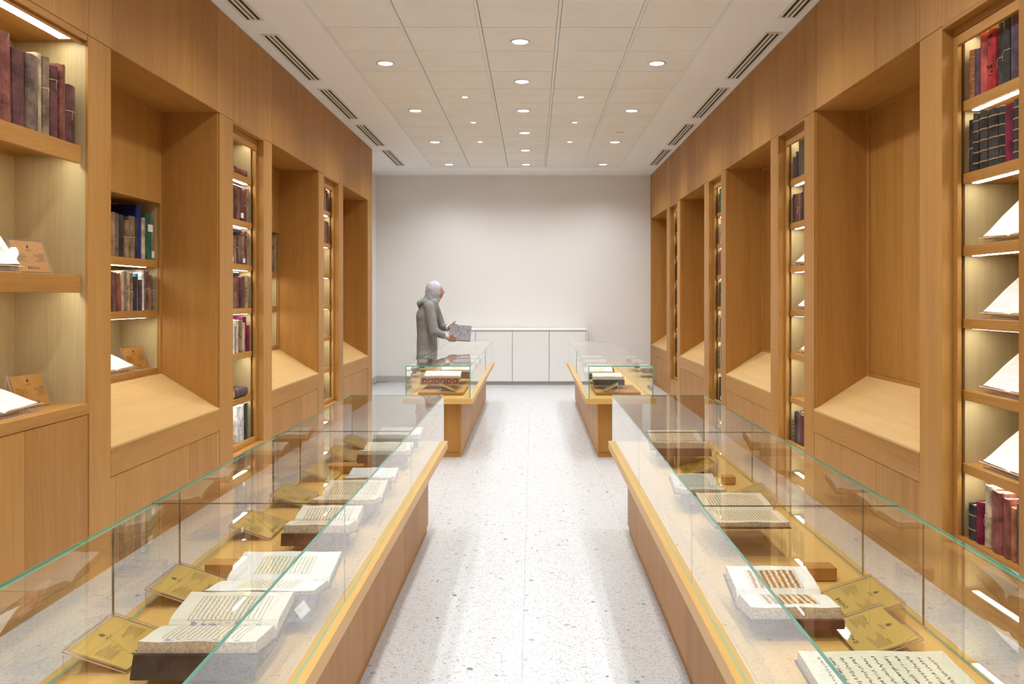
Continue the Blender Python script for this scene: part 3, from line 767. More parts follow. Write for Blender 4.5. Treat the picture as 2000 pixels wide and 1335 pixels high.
# far left bookcase
Y4 = LB[8]-.03
w_ = 'shelf of far left bookcase'; gl = 'books in the far left bookcase'
row(-1, WL, .10, 2.409, Y4-.01, [(.05, .215, 'maroon', {}), (.07, .24, 'purple', {}), (.06, .26, 'tan', {}), (.05, .25, 'redbrown', {}), (.05, .26, 'brown', {})], 'top '+w_, gl, 'right')
row(-1, WL, .10, 2.045, Y4-.02, [(.06, .245, 'maroon', {}), (.05, .25, 'redbrown', {}), (.05, .235, 'redbrown', {}), (.045, .25, 'tattered', {}), (.05, .25, 'black', {}), (.05, .24, 'brown', {})], 'second '+w_, gl, 'right')
row(-1, WL, .12, .277, Y4-.06, [(.03, .26, 'beige', {'lean': .35}), (.03, .25, 'tan', {'lean': .3})], 'bottom '+w_, gl, 'right')
# nearest right bookcase (from the left)
Y5 = RB[1]-.03
w_ = 'shelf of nearest right bookcase'; gl = 'books in the nearest right bookcase'
row(1, WR, .10, 2.38, Y5-.01, [(.065, .235, 'orange', {'bands': 4}), (.04, .225, 'purple', {}), (.062, .285, 'coral', {'smooth': 1}), (.066, .272, 'red', {'smooth': 1, 'print': 1}), (.04, .285, 'black', {'string': .45}), (.05, .29, 'black', {'string': .5}), (.06, .31, 'purple', {}), (.06, .29, 'black', {})], 'top '+w_, gl, 'left')
row(1, WR, .10, 2.03, Y5-.005, [(.05, .255, 'black', {'string': .45}), (.045, .27, 'black', {'bands': 5}), (.065, .27, 'black', {'bands': 5}), (.08, .265, 'black', {'bands': 5}), (.045, .26, 'black', {'bands': 5}), (.065, .255, 'crimson', {}), (.06, .26, 'black', {'bands': 5}), (.06, .26, 'black', {'bands': 5})], 'second '+w_, gl, 'left')
row(1, WR, .10, .277, Y5-.01, [(.075, .165, 'black', {'bands': 2}), (.05, .195, 'crimson', {'smooth': 1}), (.05, .285, 'beige', {'string': .5, 'lean': .03}), (.085, .275, 'redbrown', {'lean': .02}), (.055, .265, 'redbrown', {}), (.035, .235, 'orange', {}), (.04, .26, 'purple', {}), (.05, .265, 'black', {}), (.05, .25, 'maroon', {})], 'bottom '+w_, gl, 'left')
# second right bookcase
Y6 = RB[5]-.03
w_ = 'shelf of second right bookcase'; gl = 'books in the second right bookcase'
row(1, WR, .10, 2.38, Y6-.01, [(.075, .175, 'maroon', {}), (.065, .21, 'black', {}), (.05, .285, 'redbrown', {}), (.06, .28, 'green', {}), (.05, .275, 'brown', {}), (.06, .27, 'maroon', {}), (.06, .28, 'black', {})], 'top '+w_, gl, 'left')
row(1, WR, .10, 2.03, Y6-.005, [(.05, .23, 'black', {}), (.035, .225, 'brown', {}), (.04, .225, 'redbrown', {}), (.045, .22, 'tattered', {'string': .5}), (.04, .22, 'brown', {}), (.03, .22, 'black', {}), (.05, .28, 'crimson', {}), (.05, .25, 'brown', {}), (.05, .26, 'maroon', {}), (.05, .26, 'maroon', {})], 'second '+w_, gl, 'left')
row(1, WR, .10, .277, Y6-.005, [(.06, .17, 'greybrown', {'bands': 5}), (.065, .245, 'black', {}), (.07, .255, 'brown', {}), (.06, .24, 'maroon', {})], 'bottom '+w_, gl, 'left')
# third and farthest right bookcases
sets = [['black', 'green', 'maroon'], ['purple', 'beige', 'purple'], ['redbrown', 'coral', 'brown'], ['black', 'black', 'black'], ['tan', 'brown', 'tattered'], ['green', 'white', 'crimson'], ['black', 'black', 'green']]
for name, Yb, W_, wide in (('third', RB[9]-.03, 'shelf of third right bookcase', 8), ('farthest', RB[13]-.03, 'shelf of farthest right bookcase', 7)):
    for k, z in enumerate([2.38, 2.03, 1.68, 1.33, .985, .632, .277]):
        keys = sets[k] if name == 'third' else sets[(k+5) % 7]
        row(1, WR, .10, z, Yb-.01, mixrow(wide, keys, (.04, .06), (.20, .285), 31+2*k), f'{WH[k]} {W_}', f'books in the {name} right bookcase', 'left')

# ------------------------------------------------------------------ open manuscripts
PG = [
 page_mat('page_ruled_cream', (.74, .675, .55), (.36, .29, .20), 15, (.16, .84, .18, .82), (.38, .27, .08), .5, 1.0, None, ((.03, .13), (.2, .85))),
 page_mat('page_white', (.78, .755, .70), (.38, .33, .20), 13, (.2, .8, .26, .76), (.5, .42, .2), .52, 4.0, (.80, .74, .52)),
 page_mat('page_cream', (.78, .70, .56), (.33, .25, .16), 15, (.12, .86, .12, .88), None, .5, 8.0),
 page_mat('page_buff', (.74, .64, .46), (.33, .22, .11), 19, (.13, .88, .1, .9), None, .52, 12.0),
 page_mat('page_orange_script', (.86, .81, .72), (.36, .16, .05), 8, (.17, .8, .2, .78), (.6, .32, .2), .62, 16.0, (.82, .66, .42)),
 page_mat('page_big_script', (.72, .66, .50), (.10, .08, .06), 11, (.10, .9, .1, .92), None, .42, 20.0),
 page_mat('page_grey', (.62, .60, .50), (.14, .13, .11), 14, (.1, .88, .16, .86), None, .48, 24.0, (.55, .56, .47)),
 page_mat('page_pink', (.74, .63, .56), (.30, .22, .20), 22, (.1, .9, .1, .9), None, .45, 28.0),
 page_mat('page_pale', (.74, .71, .66), (.32, .30, .30), 18, (.14, .86, .1, .9), None, .4, 32.0),
]
def rot2(x, z, a): return (x*math.cos(a)-z*math.sin(a), x*math.sin(a)+z*math.cos(a))
def open_book(label, loc, rotz, pw, ph, th, tl, tr, pm, key, group, rx=0, flap=None, cover_pattern=None, wavy=.0015):
    r = thing('open_manuscript', label, 'manuscript', loc, None, group)
    r.rotation_euler = (Matrix.Rotation(rotz, 3, 'Z') @ Matrix.Rotation(rx, 3, 'X')).to_euler()
    nu, nv = 12, 6
    for sd, tilt in ((-1, tl), (1, tr)):
        mb = MB(); top = []; bot = []
        for j in range(nv+1):
            y = ph*(j/nv-.5)
            for i in range(nu+1):
                u = i/nu
                zt = th*(.35+.75*min(1, u/.18)**.6 - .22*max(0, (u-.18)/.82)**1.4) + wavy*math.sin(u*9+j*1.7)*u
                xx, zz = rot2(.001+u*pw, zt, tilt)
                mb.v.append((sd*xx, y, zz)); k = len(mb.v)-1
                mb.uv[k] = (u, 1-j/nv) if sd > 0 else (1-u, 1-j/nv)
        for j in range(nv):
            for i in range(nu):
                a = j*(nu+1)+i; mb.f.append((a, a+1, a+nu+2, a+nu+1)); mb.m.append(0)
        o = len(mb.v)
        for j in range(nv+1):
            y = ph*(j/nv-.5)
            for i in range(nu+1):
                xx, zz = rot2(.001+i/nu*(pw-.003), .0005, tilt); mb.v.append((sd*xx, y, zz))
        for j in range(nv):
            for i in range(nu):
                a = o+j*(nu+1)+i; mb.f.append((a, a+nu+1, a+nu+2, a+1)); mb.m.append(1)
            for e in (0, nu):
                a = j*(nu+1)+e; mb.f.append((a, a+nu+1, o+a+nu+1, o+a)); mb.m.append(1)
        for i in range(nu):
            for j in (0, nv):
                a = j*(nu+1)+i; mb.f.append((a, a+1, o+a+1, o+a)); mb.m.append(1)
        part('page_block', mb, [pm if not isinstance(pm, tuple) else pm[0 if sd < 0 else 1], M_PEDGEW], r, 0, False, True)
    # two boards and the spine
    mb = MB(); ct = .0035; ov = .005
    for sd, tilt in ((-1, tl), (1, tr)):
        pr = [rot2(x, z, tilt) for x, z in ((.0, 0), (pw+ov, 0), (pw+ov, -ct), (0, -ct))]
        mb.prism([(sd*x, z) for x, z in pr], -ph/2-ov, ph/2+ov, 'y')
    cv = part('cover', mb, leather(key), r, 0, False, True)
    mbs = MB().prism([(-.012, -.002), (.012, -.002), (.009, -.0065), (-.009, -.0065)], -ph/2-ov, ph/2+ov, 'y')
    part('spine', mbs, leather(key), r, 0, False, True)
    if flap:
        # envelope flap of the binding, hanging from the edge of the near board
        sd, tilt, fl, fa, kind = flap
        ex, ez = rot2(pw+ov-.001, -ct*.5, tilt)
        dx, dz = math.cos(fa), -math.sin(fa); nx, nz = math.sin(fa), math.cos(fa)
        pr = [(ex, ez+.002), (ex+.004, ez+.001), (ex+dx*fl, ez+dz*fl), (ex+dx*fl-nx*.004, ez+dz*fl-nz*.004), (ex-nx*.004, ez-nz*.004-.001)]
        fo = part('cover_flap', MB().prism([(sd*x, z) for x, z in pr], -ph/2-ov, ph/2+ov, 'y'), leather(key), r, 0, False, True)
        def fq(mb, pts):
            vs = []
            for e in (.0003, .0009):
                vs += [(sd*(ex+.004*(1-q/fl)+dx*q+nx*e), y, ez+.001*(1-q/fl)+dz*q+nz*e) for q, y in pts]
            n_ = len(pts); mb.add(vs, [tuple(range(n_)), tuple(range(2*n_-1, n_-1, -1))]+[(i, (i+1) % n_, n_+(i+1) % n_, n_+i) for i in range(n_)])
        mb = MB()
        if kind == 'diamonds':
            n = 6
            for k in range(n):
                c = -ph/2+ph*(k+.5)/n; hw = ph/n*.44
                fq(mb, [(fl*.12, c), (fl*.52, c-hw), (fl*.92, c), (fl*.52, c+hw)])
            part('inlay', mb, M_STICK, fo, 0, False, True)
        elif kind == 'gilt':
            n = 6
            for k in range(n+1):
                c = -ph/2+ph*k/n
                fq(mb, [(fl*.05, c-.0015), (fl*.95, c-.0015), (fl*.95, c+.0015), (fl*.05, c+.0015)])
                if k < n:
                    m_ = c+ph/n*.5; fq(mb, [(fl*.5-.009, m_), (fl*.5, m_-.009), (fl*.5+.009, m_), (fl*.5, m_+.009)])
            for q in (.06, .92): fq(mb, [(fl*q, -ph/2), (fl*q+.0025, -ph/2), (fl*q+.0025, ph/2), (fl*q, ph/2)])
            part('gilt_tooling', mb, M_GILT2, fo, 0, False, True)
    return r
M_GILT2 = plain('bright_gilt', (.62, .36, .14), .4, .3)
def cradle(label, loc, rotz, pw, ph, tl, tr, hb, group='clear acrylic book cradles'):
    """hb: height of the gutter above the tray"""
    r = thing('book_cradle', label, 'book stand', (loc[0], loc[1], loc[2]-hb), (0, 0, rotz), group)
    t = .004; off = -.0085; L2 = ph/2-.015
    for sd, tilt in ((-1, tl), (1, tr)):
        pr = [rot2(x, z, tilt) for x, z in ((.013, off), (pw*.86, off), (pw*.86, off-t), (.013, off-t))]
        part('rest_plate', MB().prism([(sd*x, z+hb) for x, z in pr], -L2, L2, 'y'), [M_ACRYL], r, 0, False, True)
        ex, ez = rot2(pw*.80, off-t, tilt)
        zt = hb+ez-.0015
        if zt > .012:
            part('leg', MB().pane(sd*ex, sd*(ex+t), -L2, L2, 0.0006, zt), [M_ACRYL, M_AEDGE], r, 0, False, True)
    return r

# captions in clear holders
def caption_print(w_, h_, shelf):
    mb = MB(); z0, z1 = .0008, .0012
    def q(x, y, dx, dy): mb.box(x-dx/2, x+dx/2, y-dy/2, y+dy/2, z0, z1)
    # emblem: domed cap on a band, with a short title scribble under it
    ey = h_*.82
    mb.prism([(.007*math.cos(a)*(1 if a < PI+.01 else 1), ey+.008*max(0, math.sin(a))) for a in [PI*k/8 for k in range(9)]] + [(-.006, ey-.006), (.006, ey-.006)], z0, z1, 'z')
    q(0, ey+.0095, .002, .004)
    for k in range(6):
        q(-.014+.0056*k, h_*.70+((k*7) % 3-1)*.0012, .0042, .0022)
    for k in range(3): q(-.008+.007*k, h_*.735, .0012, .003)
    rnd = random.Random(3)
    for col, al in ((-.43, 1), (.43, -1)):
        for k in range(8):
            y = h_*(.60-.036*k); x = col*w_; tot = w_*rnd.uniform(.18, .34) if k else w_*.14
            run = 0
            while run < tot:
                l = rnd.uniform(.003, .010)
                q(x+al*(run+l/2), y, l, .0014 if k else .0022); run += l+.0018
    y = h_*.13; x = -w_*.16
    for k, (dx, dy) in enumerate(((.010, .013), (.006, .011), (.011, .012), (.008, .006), (.009, .012))):
        if k in (2, 4):
            for e in (-1, 1): q(x+e*dx*.42, y, .0018, dy); q(x, y+e*dy*.42, dx, .0018)
        else: q(x, y, dx, dy)
        x += .0155
    return mb
CARD_CASE = plain('gold_card', (.56, .355, .035), .38, .15)
CARD_SHELF = plain('copper_gold_card', (.47, .215, .045), .4, .15)
def caption(label, loc, rotz, tilt, w_, h_, shelf=False, group='gold caption cards in clear holders'):
    r = thing('caption_holder', label, 'caption', loc, (0, 0, rotz), group)
    c, s_ = math.cos(tilt), math.sin(tilt)
    def tp(n, mb, mats, par):
        mb.v = [(x, y*c-z*s_+.006, y*s_+z*c+.0075) for x, y, z in mb.v]
        return part(n, mb, mats, par, 0, False, True)
    hw = w_/2
    tp('holder_plate', MB().pane(-hw-.010, hw+.010, -.002, h_+.010, -.0045, -.0012), [M_ACRYL, M_AEDGE], r)
    card = tp('card', B(-hw, hw, .0, h_, -.0008, .0006), CARD_SHELF if shelf else CARD_CASE, r)
    tp('print', caption_print(w_, h_, shelf), M_PRINT, card)
    tp('cover_plate', MB().pane(-hw-.010, hw+.010, -.002, h_+.010, .0030, .0045), [M_ACRYL, M_AEDGE], r)
    yb, zb = h_*c, h_*s_-.004
    part('back_leg', MB().pane(-hw-.010, hw+.010, yb+.012, yb+.0145, .0005, zb+.004), [M_ACRYL, M_AEDGE], r, 0, False, True)
    part('foot', MB().pane(-hw-.010, hw+.010, .001, yb+.012, .0004, .0024), [M_ACRYL, M_AEDGE], r, 0, False, True)
    return r
# ------------------------------------------------------------------ what lies in the display cases
ZB = ZT+.0016
def case_book(left, name, yg, xc, pw, ph, th, near, far, pm, key, hb, skew=0, flap=None, base=0.0, **kw):
    """yg: depth of the gutter; near/far: tilt of the two pages"""
    rz = (PI/2 if left else -PI/2)+skew
    tl, tr = (near, far) if left else (far, near)
    loc = (xc, yg, ZB+base+hb)
    if flap: kw['flap'] = ((-1 if left else 1), near, *flap)
    open_book(name, loc, rz, pw, ph, th, tl, tr, pm, key, 'open manuscripts in the display cases', **kw)
    cradle(cap('clear acrylic cradle under the ' + name), loc, rz, pw, ph, tl, tr, hb)
case_book(True, 'nearest left manuscript, cream pages in a ruled frame over a black cover', 1.975, -.765, .150, .27, .030, .16, .22, PG[0], 'black', .058, flap=(.052, 1.15, None))
case_book(True, 'large white manuscript with a diamond-patterned cover, left case', 2.335, -.742, .160, .30, .016, .17, .22, PG[1], 'grey', .056, flap=(.064, .95, 'diamonds'))
case_book(True, 'third manuscript in the left case, curved pages over brown spine', 2.885, -.745, .125, .225, .032, .20, .26, PG[2], 'brown', .056, flap=(.040, 1.3, None))
case_book(True, 'fourth manuscript in the left case, buff page with frame of text', 3.30, -.745, .155, .25, .020, .18, .24, PG[3], 'redbrown', .054, flap=(.03, .9, None))
case_book(True, 'fifth manuscript in the left case, small book with pinkish cover', 3.665, -.735, .105, .215, .020, .20, .22, PG[8], 'coral', .054, flap=(.035, 1.2, None))
case_book(True, 'sixth manuscript in the left case, dark brown cover', 4.27, -.775, .125, .25, .024, .20, .22, PG[2], 'brown', .054, flap=(.045, 1.25, None))
case_book(True, 'last manuscript at the far end of the left case', 4.72, -.785, .125, .25, .026, .20, .24, PG[8], 'black', .058, flap=(.05, 1.25, None))
case_book(False, 'nearest right manuscript, big cream page cut by the photo edge', 1.575, .765, .245, .33, .026, .10, .10, PG[5], 'brown', .045)
case_book(False, 'manuscript with orange-brown script on white pages, right case', 2.235, .688, .145, .235, .034, .14, .26, PG[4], 'maroon', .034, flap=(.022, 1.3, None))
case_book(False, 'big flat buff manuscript with maroon cover raised high in right case', 2.915, .752, .178, .25, .020, .02, .10, PG[3], 'maroon', .105)
case_book(False, 'grey-green stained manuscript behind the big buff one, right case', 3.47, .712, .145, .19, .020, .2, .24, PG[6], 'brown', .05, flap=(.04, 1.2, None))
case_book(False, 'farthest manuscript in right foreground case, buff page curling down', 4.38, .790, .18, .28, .034, .20, .26, PG[3], 'brown', .066, flap=(.04, 1.1, None))
# captions
def cap_left(label, y, xb=-.958, skew=0): caption(label, (xb, y, ZB), PI/2+skew, .315, .205, .148)
def cap_right(label, y, xb=.86, skew=0): caption(label, (xb, y, ZB), -PI/2+skew, .315, .205, .148)
cap_left('gold caption beside the nearest manuscript in the left case', 2.012)
cap_left('gold caption beside the white manuscript in the left case', 2.418)
cap_left('gold caption beside the brown-spined third manuscript, left case', 3.052)
cap_left('fourth gold caption from the camera in the left case', 3.505)
cap_left('fifth gold caption from the camera in the left case', 3.978)
cap_left('sixth gold caption from the camera in the left case', 4.445)
cap_left('last gold caption at the far end of the left case', 4.79)
cap_right('gold caption nearest the camera in the right case', 2.075, .80, .02)
cap_right('gold caption beside the orange-script manuscript in the right case', 2.305, .865)
cap_right('gold caption behind the big buff manuscript in the right case', 3.50, .875)
cap_right('gold caption under the farthest manuscript of the right foreground case', 4.10, .765)
def riser(label, x0, x1, y0, y1, z0, z1, name='riser_block'):
    r = thing(name, label, 'riser', ((x0+x1)/2, (y0+y1)/2, z0), None, 'oak risers in the display cases')
    part('block', B(x0, x1, y0, y1, z0+.003, z1), M_OAKX, r, .001); part('base_pad', B(x0+.004, x1-.004, y0+.004, y1-.004, z0, z0+.003), M_DARK, r)
riser('oak riser block behind the white manuscript in the left case', -1.045, -.90, 2.555, 2.615, ZB, ZB+.042)
riser('oak riser block beside the orange-script manuscript in the right case', .862, .957, 2.52, 2.58, ZB, ZB+.042)
riser('oak riser block beside the grey-green manuscript in the right case', .912, .968, 3.82, 3.88, ZB, ZB+.038)
riser('oak riser block at the far end of the left foreground case', -1.03, -.86, 4.06, 4.12, ZB, ZB+.04)
# far cases
riser('broad oak platform at the front of the far left case', -1.04, -.63, 7.30, 7.95, ZB, ZB+.027, 'platform')
riser('broad oak platform at the front of the far right case', .577, .985, 7.30, 7.95, ZB, ZB+.027, 'platform')
case_book(True, 'red-brown gilt-tooled manuscript at the front of the far left case', 7.76, -.875, .17, .35, .022, .16, .26, PG[8], 'redbrown', .075, flap=(.062, 1.25, 'gilt'), base=.0285)
case_book(True, 'dark brown manuscript behind the gilt one in the far left case', 8.40, -.79, .17, .33, .026, .16, .25, PG[1], 'brown', .10, flap=(.07, 1.25, None))
case_book(True, 'third manuscript in the far left case', 9.05, -.80, .16, .28, .022, .18, .25, PG[2], 'black', .07, flap=(.05, 1.25, None))
case_book(True, 'fourth manuscript in the far left case, beside the person', 9.75, -.80, .16, .28, .022, .18, .25, PG[1], 'maroon', .07, flap=(.05, 1.25, None))
case_book(True, 'last manuscript in the far left case', 10.45, -.80, .16, .28, .022, .18, .25, PG[8], 'brown', .07, flap=(.05, 1.25, None))
case_book(False, 'black-covered manuscript on the platform of the far right case', 7.74, .725, .15, .28, .034, .16, .22, PG[8], 'black', .06, flap=(.05, 1.25, None), base=.0285)
case_book(False, 'white-paged manuscript behind the platform of the far right case', 8.35, .69, .17, .30, .026, .16, .25, PG[1], 'black', .085, flap=(.055, 1.25, None))
case_book(False, 'third manuscript in the far right case', 9.05, .76, .16, .28, .022, .18, .25, PG[1], 'brown', .07, flap=(.05, 1.25, None))
case_book(False, 'fourth manuscript in the far right case', 9.75, .76, .16, .28, .022, .18, .25, PG[2], 'black', .07, flap=(.05, 1.25, None))
case_book(False, 'last manuscript in the far right case', 10.45, .76, .16, .28, .022, .18, .25, PG[8], 'maroon', .07, flap=(.05, 1.25, None))
caption('gold caption on the platform of the far left case', (-.70, 7.415, ZB+.028), PI/2+.1, .42, .20, .148)
caption('gold caption on the platform of the far right case', (.64, 7.415, ZB+.028), -PI/2-.1, .42, .20, .148)
# captions and manuscripts on the wall shelves
GC = 'copper-gold captions on the left shelves'
caption('copper-gold caption card on the middle shelf of the open left bookcase', (-2.315, 3.745, 1.5445), PI/2-.12, 1.22, .205, .152, True, GC)
caption('copper-gold caption card standing on the counter of the open left bookcase', (-2.385, 3.86, .9005), PI/2-.12, 1.22, .205, .160, True, GC)
caption('small copper-gold caption card in the recess of the nearest left niche', (-2.735, 5.57, .9325), PI/2-.25, 1.25, .19, .150, True, GC)
def shelf_ms(s, W, d, y, z, pw, ph, tilt, pm, key, label):
    c, s_ = math.cos(tilt), math.sin(tilt)
    rz = -PI/2 if s > 0 else PI/2
    lift = .022
    loc = (sx(s, W, d+.006+ph/2*c), y, z+lift+ph/2*s_)
    open_book(label, loc, rz, pw, ph, .014, .05, .05, pm, key, 'open manuscripts propped on the wall shelves', tilt)
    r = thing('book_easel', cap('clear acrylic easel under the ' + label), 'book stand', (sx(s, W, d), y, z+.0006), (0, 0, rz), 'clear acrylic easels')
    def tp(n, mb):
        mb.v = [(x, yy*c-zz*s_+.006, yy*s_+zz*c+lift) for x, yy, zz in mb.v]
        part(n, mb, [M_ACRYL, M_AEDGE], r, 0, False, True)
    tp('plate', MB().pane(-pw-.02, pw+.02, -.012, ph-.02, -.0125, -.0095))
    tp('lip', MB().pane(-pw-.02, pw+.02, -.012, -.009, -.0095, .022))
    yb, zb = (ph-.03)*c+.012*s_, (ph-.03)*s_+.006-.012*c
    part('back_leg', MB().pane(-pw-.02, pw+.02, yb+.012, yb+.015, .0, zb+lift-.008), [M_ACRYL, M_AEDGE], r, 0, False, True)
    part('foot', MB().pane(-pw-.02, pw+.02, -.004, yb+.012, .0, .003), [M_ACRYL, M_AEDGE], r, 0, False, True)
shelf_ms(-1, WL, .04, 3.33, 1.544, .22, .30, .95, PG[1], 'green', 'white printed manuscript on the middle shelf, left photo edge')
shelf_ms(-1, WL, .06, 3.50, .90, .23, .28, .35, PG[8], 'brown', 'white open manuscript on the counter of the open left bookcase')
shelf_ms(-1, WL, .45, 5.20, .932, .21, .22, .45, PG[8], 'tan', 'white open manuscript in the recess of the nearest left niche')
for k, (z, pm, nm) in enumerate(((1.68, PG[8], 'uppermost'), (1.33, PG[7], 'second'), (.985, PG[7], 'third'), (.632, PG[8], 'lowest'))):
    shelf_ms(1, WR, .115, 3.565, z, .185, .28, .80-.03*k, pm, 'tan', f'{nm} open manuscript propped in the nearest right bookcase')
for k, (z, pm, nm) in enumerate(((1.68, PG[8], 'uppermost'), (1.33, PG[8], 'middle'), (.985, PG[7], 'lowest'))):
    shelf_ms(1, WR, .125, 6.27-.06*k, z, .19, .26, .75, pm, 'brown', f'{nm} open manuscript propped in the second right bookcase')

# ------------------------------------------------------------------ the person
def blob_mesh(name, caps, mats):
    """tapered capsules [(p, q, rp, rq[, flat])], to be fused by a voxel remesh"""
    mb = MB()
    for cp in caps:
        p, q, r0, r1 = Vector(cp[0]), Vector(cp[1]), cp[2], cp[3]
        sq = cp[4] if len(cp) > 4 else (1, 1)
        ax = q-p; ln = ax.length
        if ln < 1e-5: ax = Vector((0, 0, 1))
        ax.normalize()
        a = ax.cross(Vector((0, 1, 0)))
        if a.length < .1: a = ax.cross(Vector((1, 0, 0)))
        a.normalize(); b_ = ax.cross(a)
        n = 14; rings = []
        for k in range(1, 6):
            t = PI/2*k/6; rings.append((-r0*math.cos(t), r0*math.sin(t)))
        rings.append((0, r0)); rings.append((ln, r1))
        for k in range(5, 0, -1):
            t = PI/2*k/6; rings.append((ln+r1*math.cos(t), r1*math.sin(t)))
        o = len(mb.v)
        mb.v.append(tuple(p-ax*r0))
        for h_, r_ in rings:
            for i in range(n):
                an = 2*PI*i/n
                mb.v.append(tuple(p+ax*h_+a*(r_*math.cos(an)*sq[0])+b_*(r_*math.sin(an)*sq[1])))
        mb.v.append(tuple(q+ax*r1)); e = len(mb.v)-1; m_ = len(rings)
        for i in range(n):
            mb.f.append((o, o+1+(i+1) % n, o+1+i)); mb.m.append(0)
            mb.f.append((e, o+1+(m_-1)*n+i, o+1+(m_-1)*n+(i+1) % n)); mb.m.append(0)
        for k in range(m_-1):
            for i in range(n):
                mb.f.append((o+1+k*n+i, o+1+k*n+(i+1) % n, o+1+(k+1)*n+(i+1) % n, o+1+(k+1)*n+i)); mb.m.append(0)
    return mb
def fused(name, caps, mat, parent, voxel, smooth=4):
    o = part(name, blob_mesh(name, caps, None), mat, parent, 0, True, True)
    m_ = o.modifiers.new('fuse', 'REMESH'); m_.mode = 'VOXEL'; m_.voxel_size = voxel; m_.use_smooth_shade = True
    if smooth:
        sm = o.modifiers.new('relax', 'SMOOTH'); sm.iterations = smooth; sm.factor = .5
    return o
def cloth(name, a, bcol, sc, rough=.95):
    m, nt, b = nmat(name)
    tc = N(nt, 'ShaderNodeTexCoord'); mp = N(nt, 'ShaderNodeMapping'); mp.inputs['Scale'].default_value = (1, 1, 2.2); L(nt, tc.outputs['Object'], mp.inputs[0])
    n1 = noise(nt, mp.outputs[0], sc, 4, .7)
    L(nt, ramp(nt, n1, [(.38, a), (.62, bcol)]), b.inputs['Base Color']); b.inputs['Roughness'].default_value = rough
    b.inputs['Specular IOR Level'].default_value = .15
    bp = N(nt, 'ShaderNodeBump'); bp.inputs['Strength'].default_value = .7; bp.inputs['Distance'].default_value = .02
    L(nt, noise(nt, tc.outputs['Object'], 16, 4), bp.inputs['Height']); L(nt, bp.outputs[0], b.inputs['Normal'])
    return m
M_SKIN = cloth('skin', (.46, .28, .21), (.52, .33, .26), 20, .55)
M_COAT = cloth('grey_tweed', (.15, .148, .145), (.36, .35, .345), 120)
M_HIJAB = cloth('pale_grey_cloth', (.44, .44, .49), (.53, .53, .58), 8)
M_TROU = cloth('dark_trousers', (.06, .06, .065), (.10, .10, .105), 60)
M_SHOE = plain('dark_shoe', (.03, .03, .03), .5)
M_CUFF = cloth('pale_cuff', (.55, .56, .62), (.62, .63, .68), 30)
P = thing('person', 'person in a grey hooded coat and pale headscarf holding a book over the case', 'person', (-1.275, 9.70, 0))
def hand(wrist, palm, fdir, side, curl, thumb):
    """palm and five fingers; fdir: finger direction, side: from index to little finger, curl: towards the held thing"""
    w_, p_ = Vector(wrist), Vector(palm); f = Vector(fdir).normalized(); sd = Vector(side).normalized(); cu = Vector(curl).normalized()
    out = [(w_, p_, .026, .030)]
    for k, ln in enumerate((.070, .078, .072, .056)):
        base = p_+f*.03+sd*(-.030+.020*k)
        out.append((p_+sd*(-.022+.015*k), base, .016, .011))
        k1 = base+f*ln*.45; k2 = k1+(f*.6+cu*.8).normalized()*ln*.35; k3 = k2+(f*.1+cu).normalized()*ln*.25
        out += [(base, k1, .010, .0095), (k1, k2, .0095, .009), (k2, k3, .009, .008)]
    t0 = p_-sd*.020; t1 = t0+Vector(thumb).normalized()*.035-sd*.012; t2 = t1+Vector(thumb).normalized()*.03
    out += [(t0, t1, .014, .011), (t1, t2, .011, .009)]
    return out
nearH = hand((.245, -.165, .965), (.285, -.150, .945), (1, .15, -.15), (0, .35, -1), (.1, 1, .2), (.9, -.35, .35))
farH = hand((.245, .110, 1.055), (.285, .085, 1.075), (1, -.2, .0), (0, .5, -1), (.2, -1, -.1), (.9, -.2, .6))
body = [((.01, 0, .92), (.01, 0, 1.22), .09, .10, (.85, 1.2)), ((.04, -.13, 1.325), (.04, .13, 1.325), .05, .05), ((.01, 0, 1.2), (.045, 0, 1.33), .09, .055, (.85, 1.3)),
    ((.075, 0, 1.34), (.105, 0, 1.45), .050, .050), ((.112, 0, 1.525), (.120, 0, 1.495), .084, .080, (1, .88)), ((.135, 0, 1.455), (.150, 0, 1.448), .046, .038),
    ((.195, 0, 1.522), (.208, 0, 1.497), .008, .011), ((.190, -.012, 1.465), (.190, .012, 1.465), .008, .008), ((.175, -.028, 1.535), (.175, .028, 1.535), .018, .018),
    ((.05, -.17, 1.325), (.115, -.215, 1.03), .048, .038), ((.115, -.215, 1.03), (.24, -.17, .968), .038, .026),
    ((.06, .165, 1.325), (.15, .205, 1.07), .048, .038), ((.15, .205, 1.07), (.245, .115, 1.055), .038, .026),
    ((.0, -.08, .88), (.045, -.085, .49), .072, .05), ((.045, -.085, .49), (-.01, -.10, .09), .05, .038), ((-.02, -.10, .05), (.12, -.105, .035), .040, .032),
    ((.0, .08, .88), (-.02, .085, .49), .072, .05), ((-.02, .085, .49), (-.10, .09, .10), .05, .038), ((-.11, .09, .05), (.03, .09, .035), .040, .032)]
body += nearH+farH
bo = fused('body', body, M_SKIN, P, .006, 2)
coat = [((-.005, 0, 1.20), (.03, 0, 1.30), .135, .115, (.95, 1.35)), ((.045, -.14, 1.325), (.045, .14, 1.325), .070, .070), ((-.005, 0, 1.20), (.00, 0, .95), .135, .125, (.95, 1.3)),
    ((.00, 0, .95), (.002, 0, .66), .13, .135, (.95, 1.35)), ((.002, -.02, .72), (.0, -.02, .655), .14, .140, (.90, 1.35)),
    ((.05, -.175, 1.32), (.112, -.225, 1.03), .066, .058), ((.112, -.225, 1.03), (.215, -.18, .98), .058, .042),
    ((.06, .17, 1.32), (.15, .21, 1.07), .066, .058), ((.15, .21, 1.07), (.22, .135, 1.06), .056, .042)]
fused('coat', coat, M_COAT, P, .011, 5)
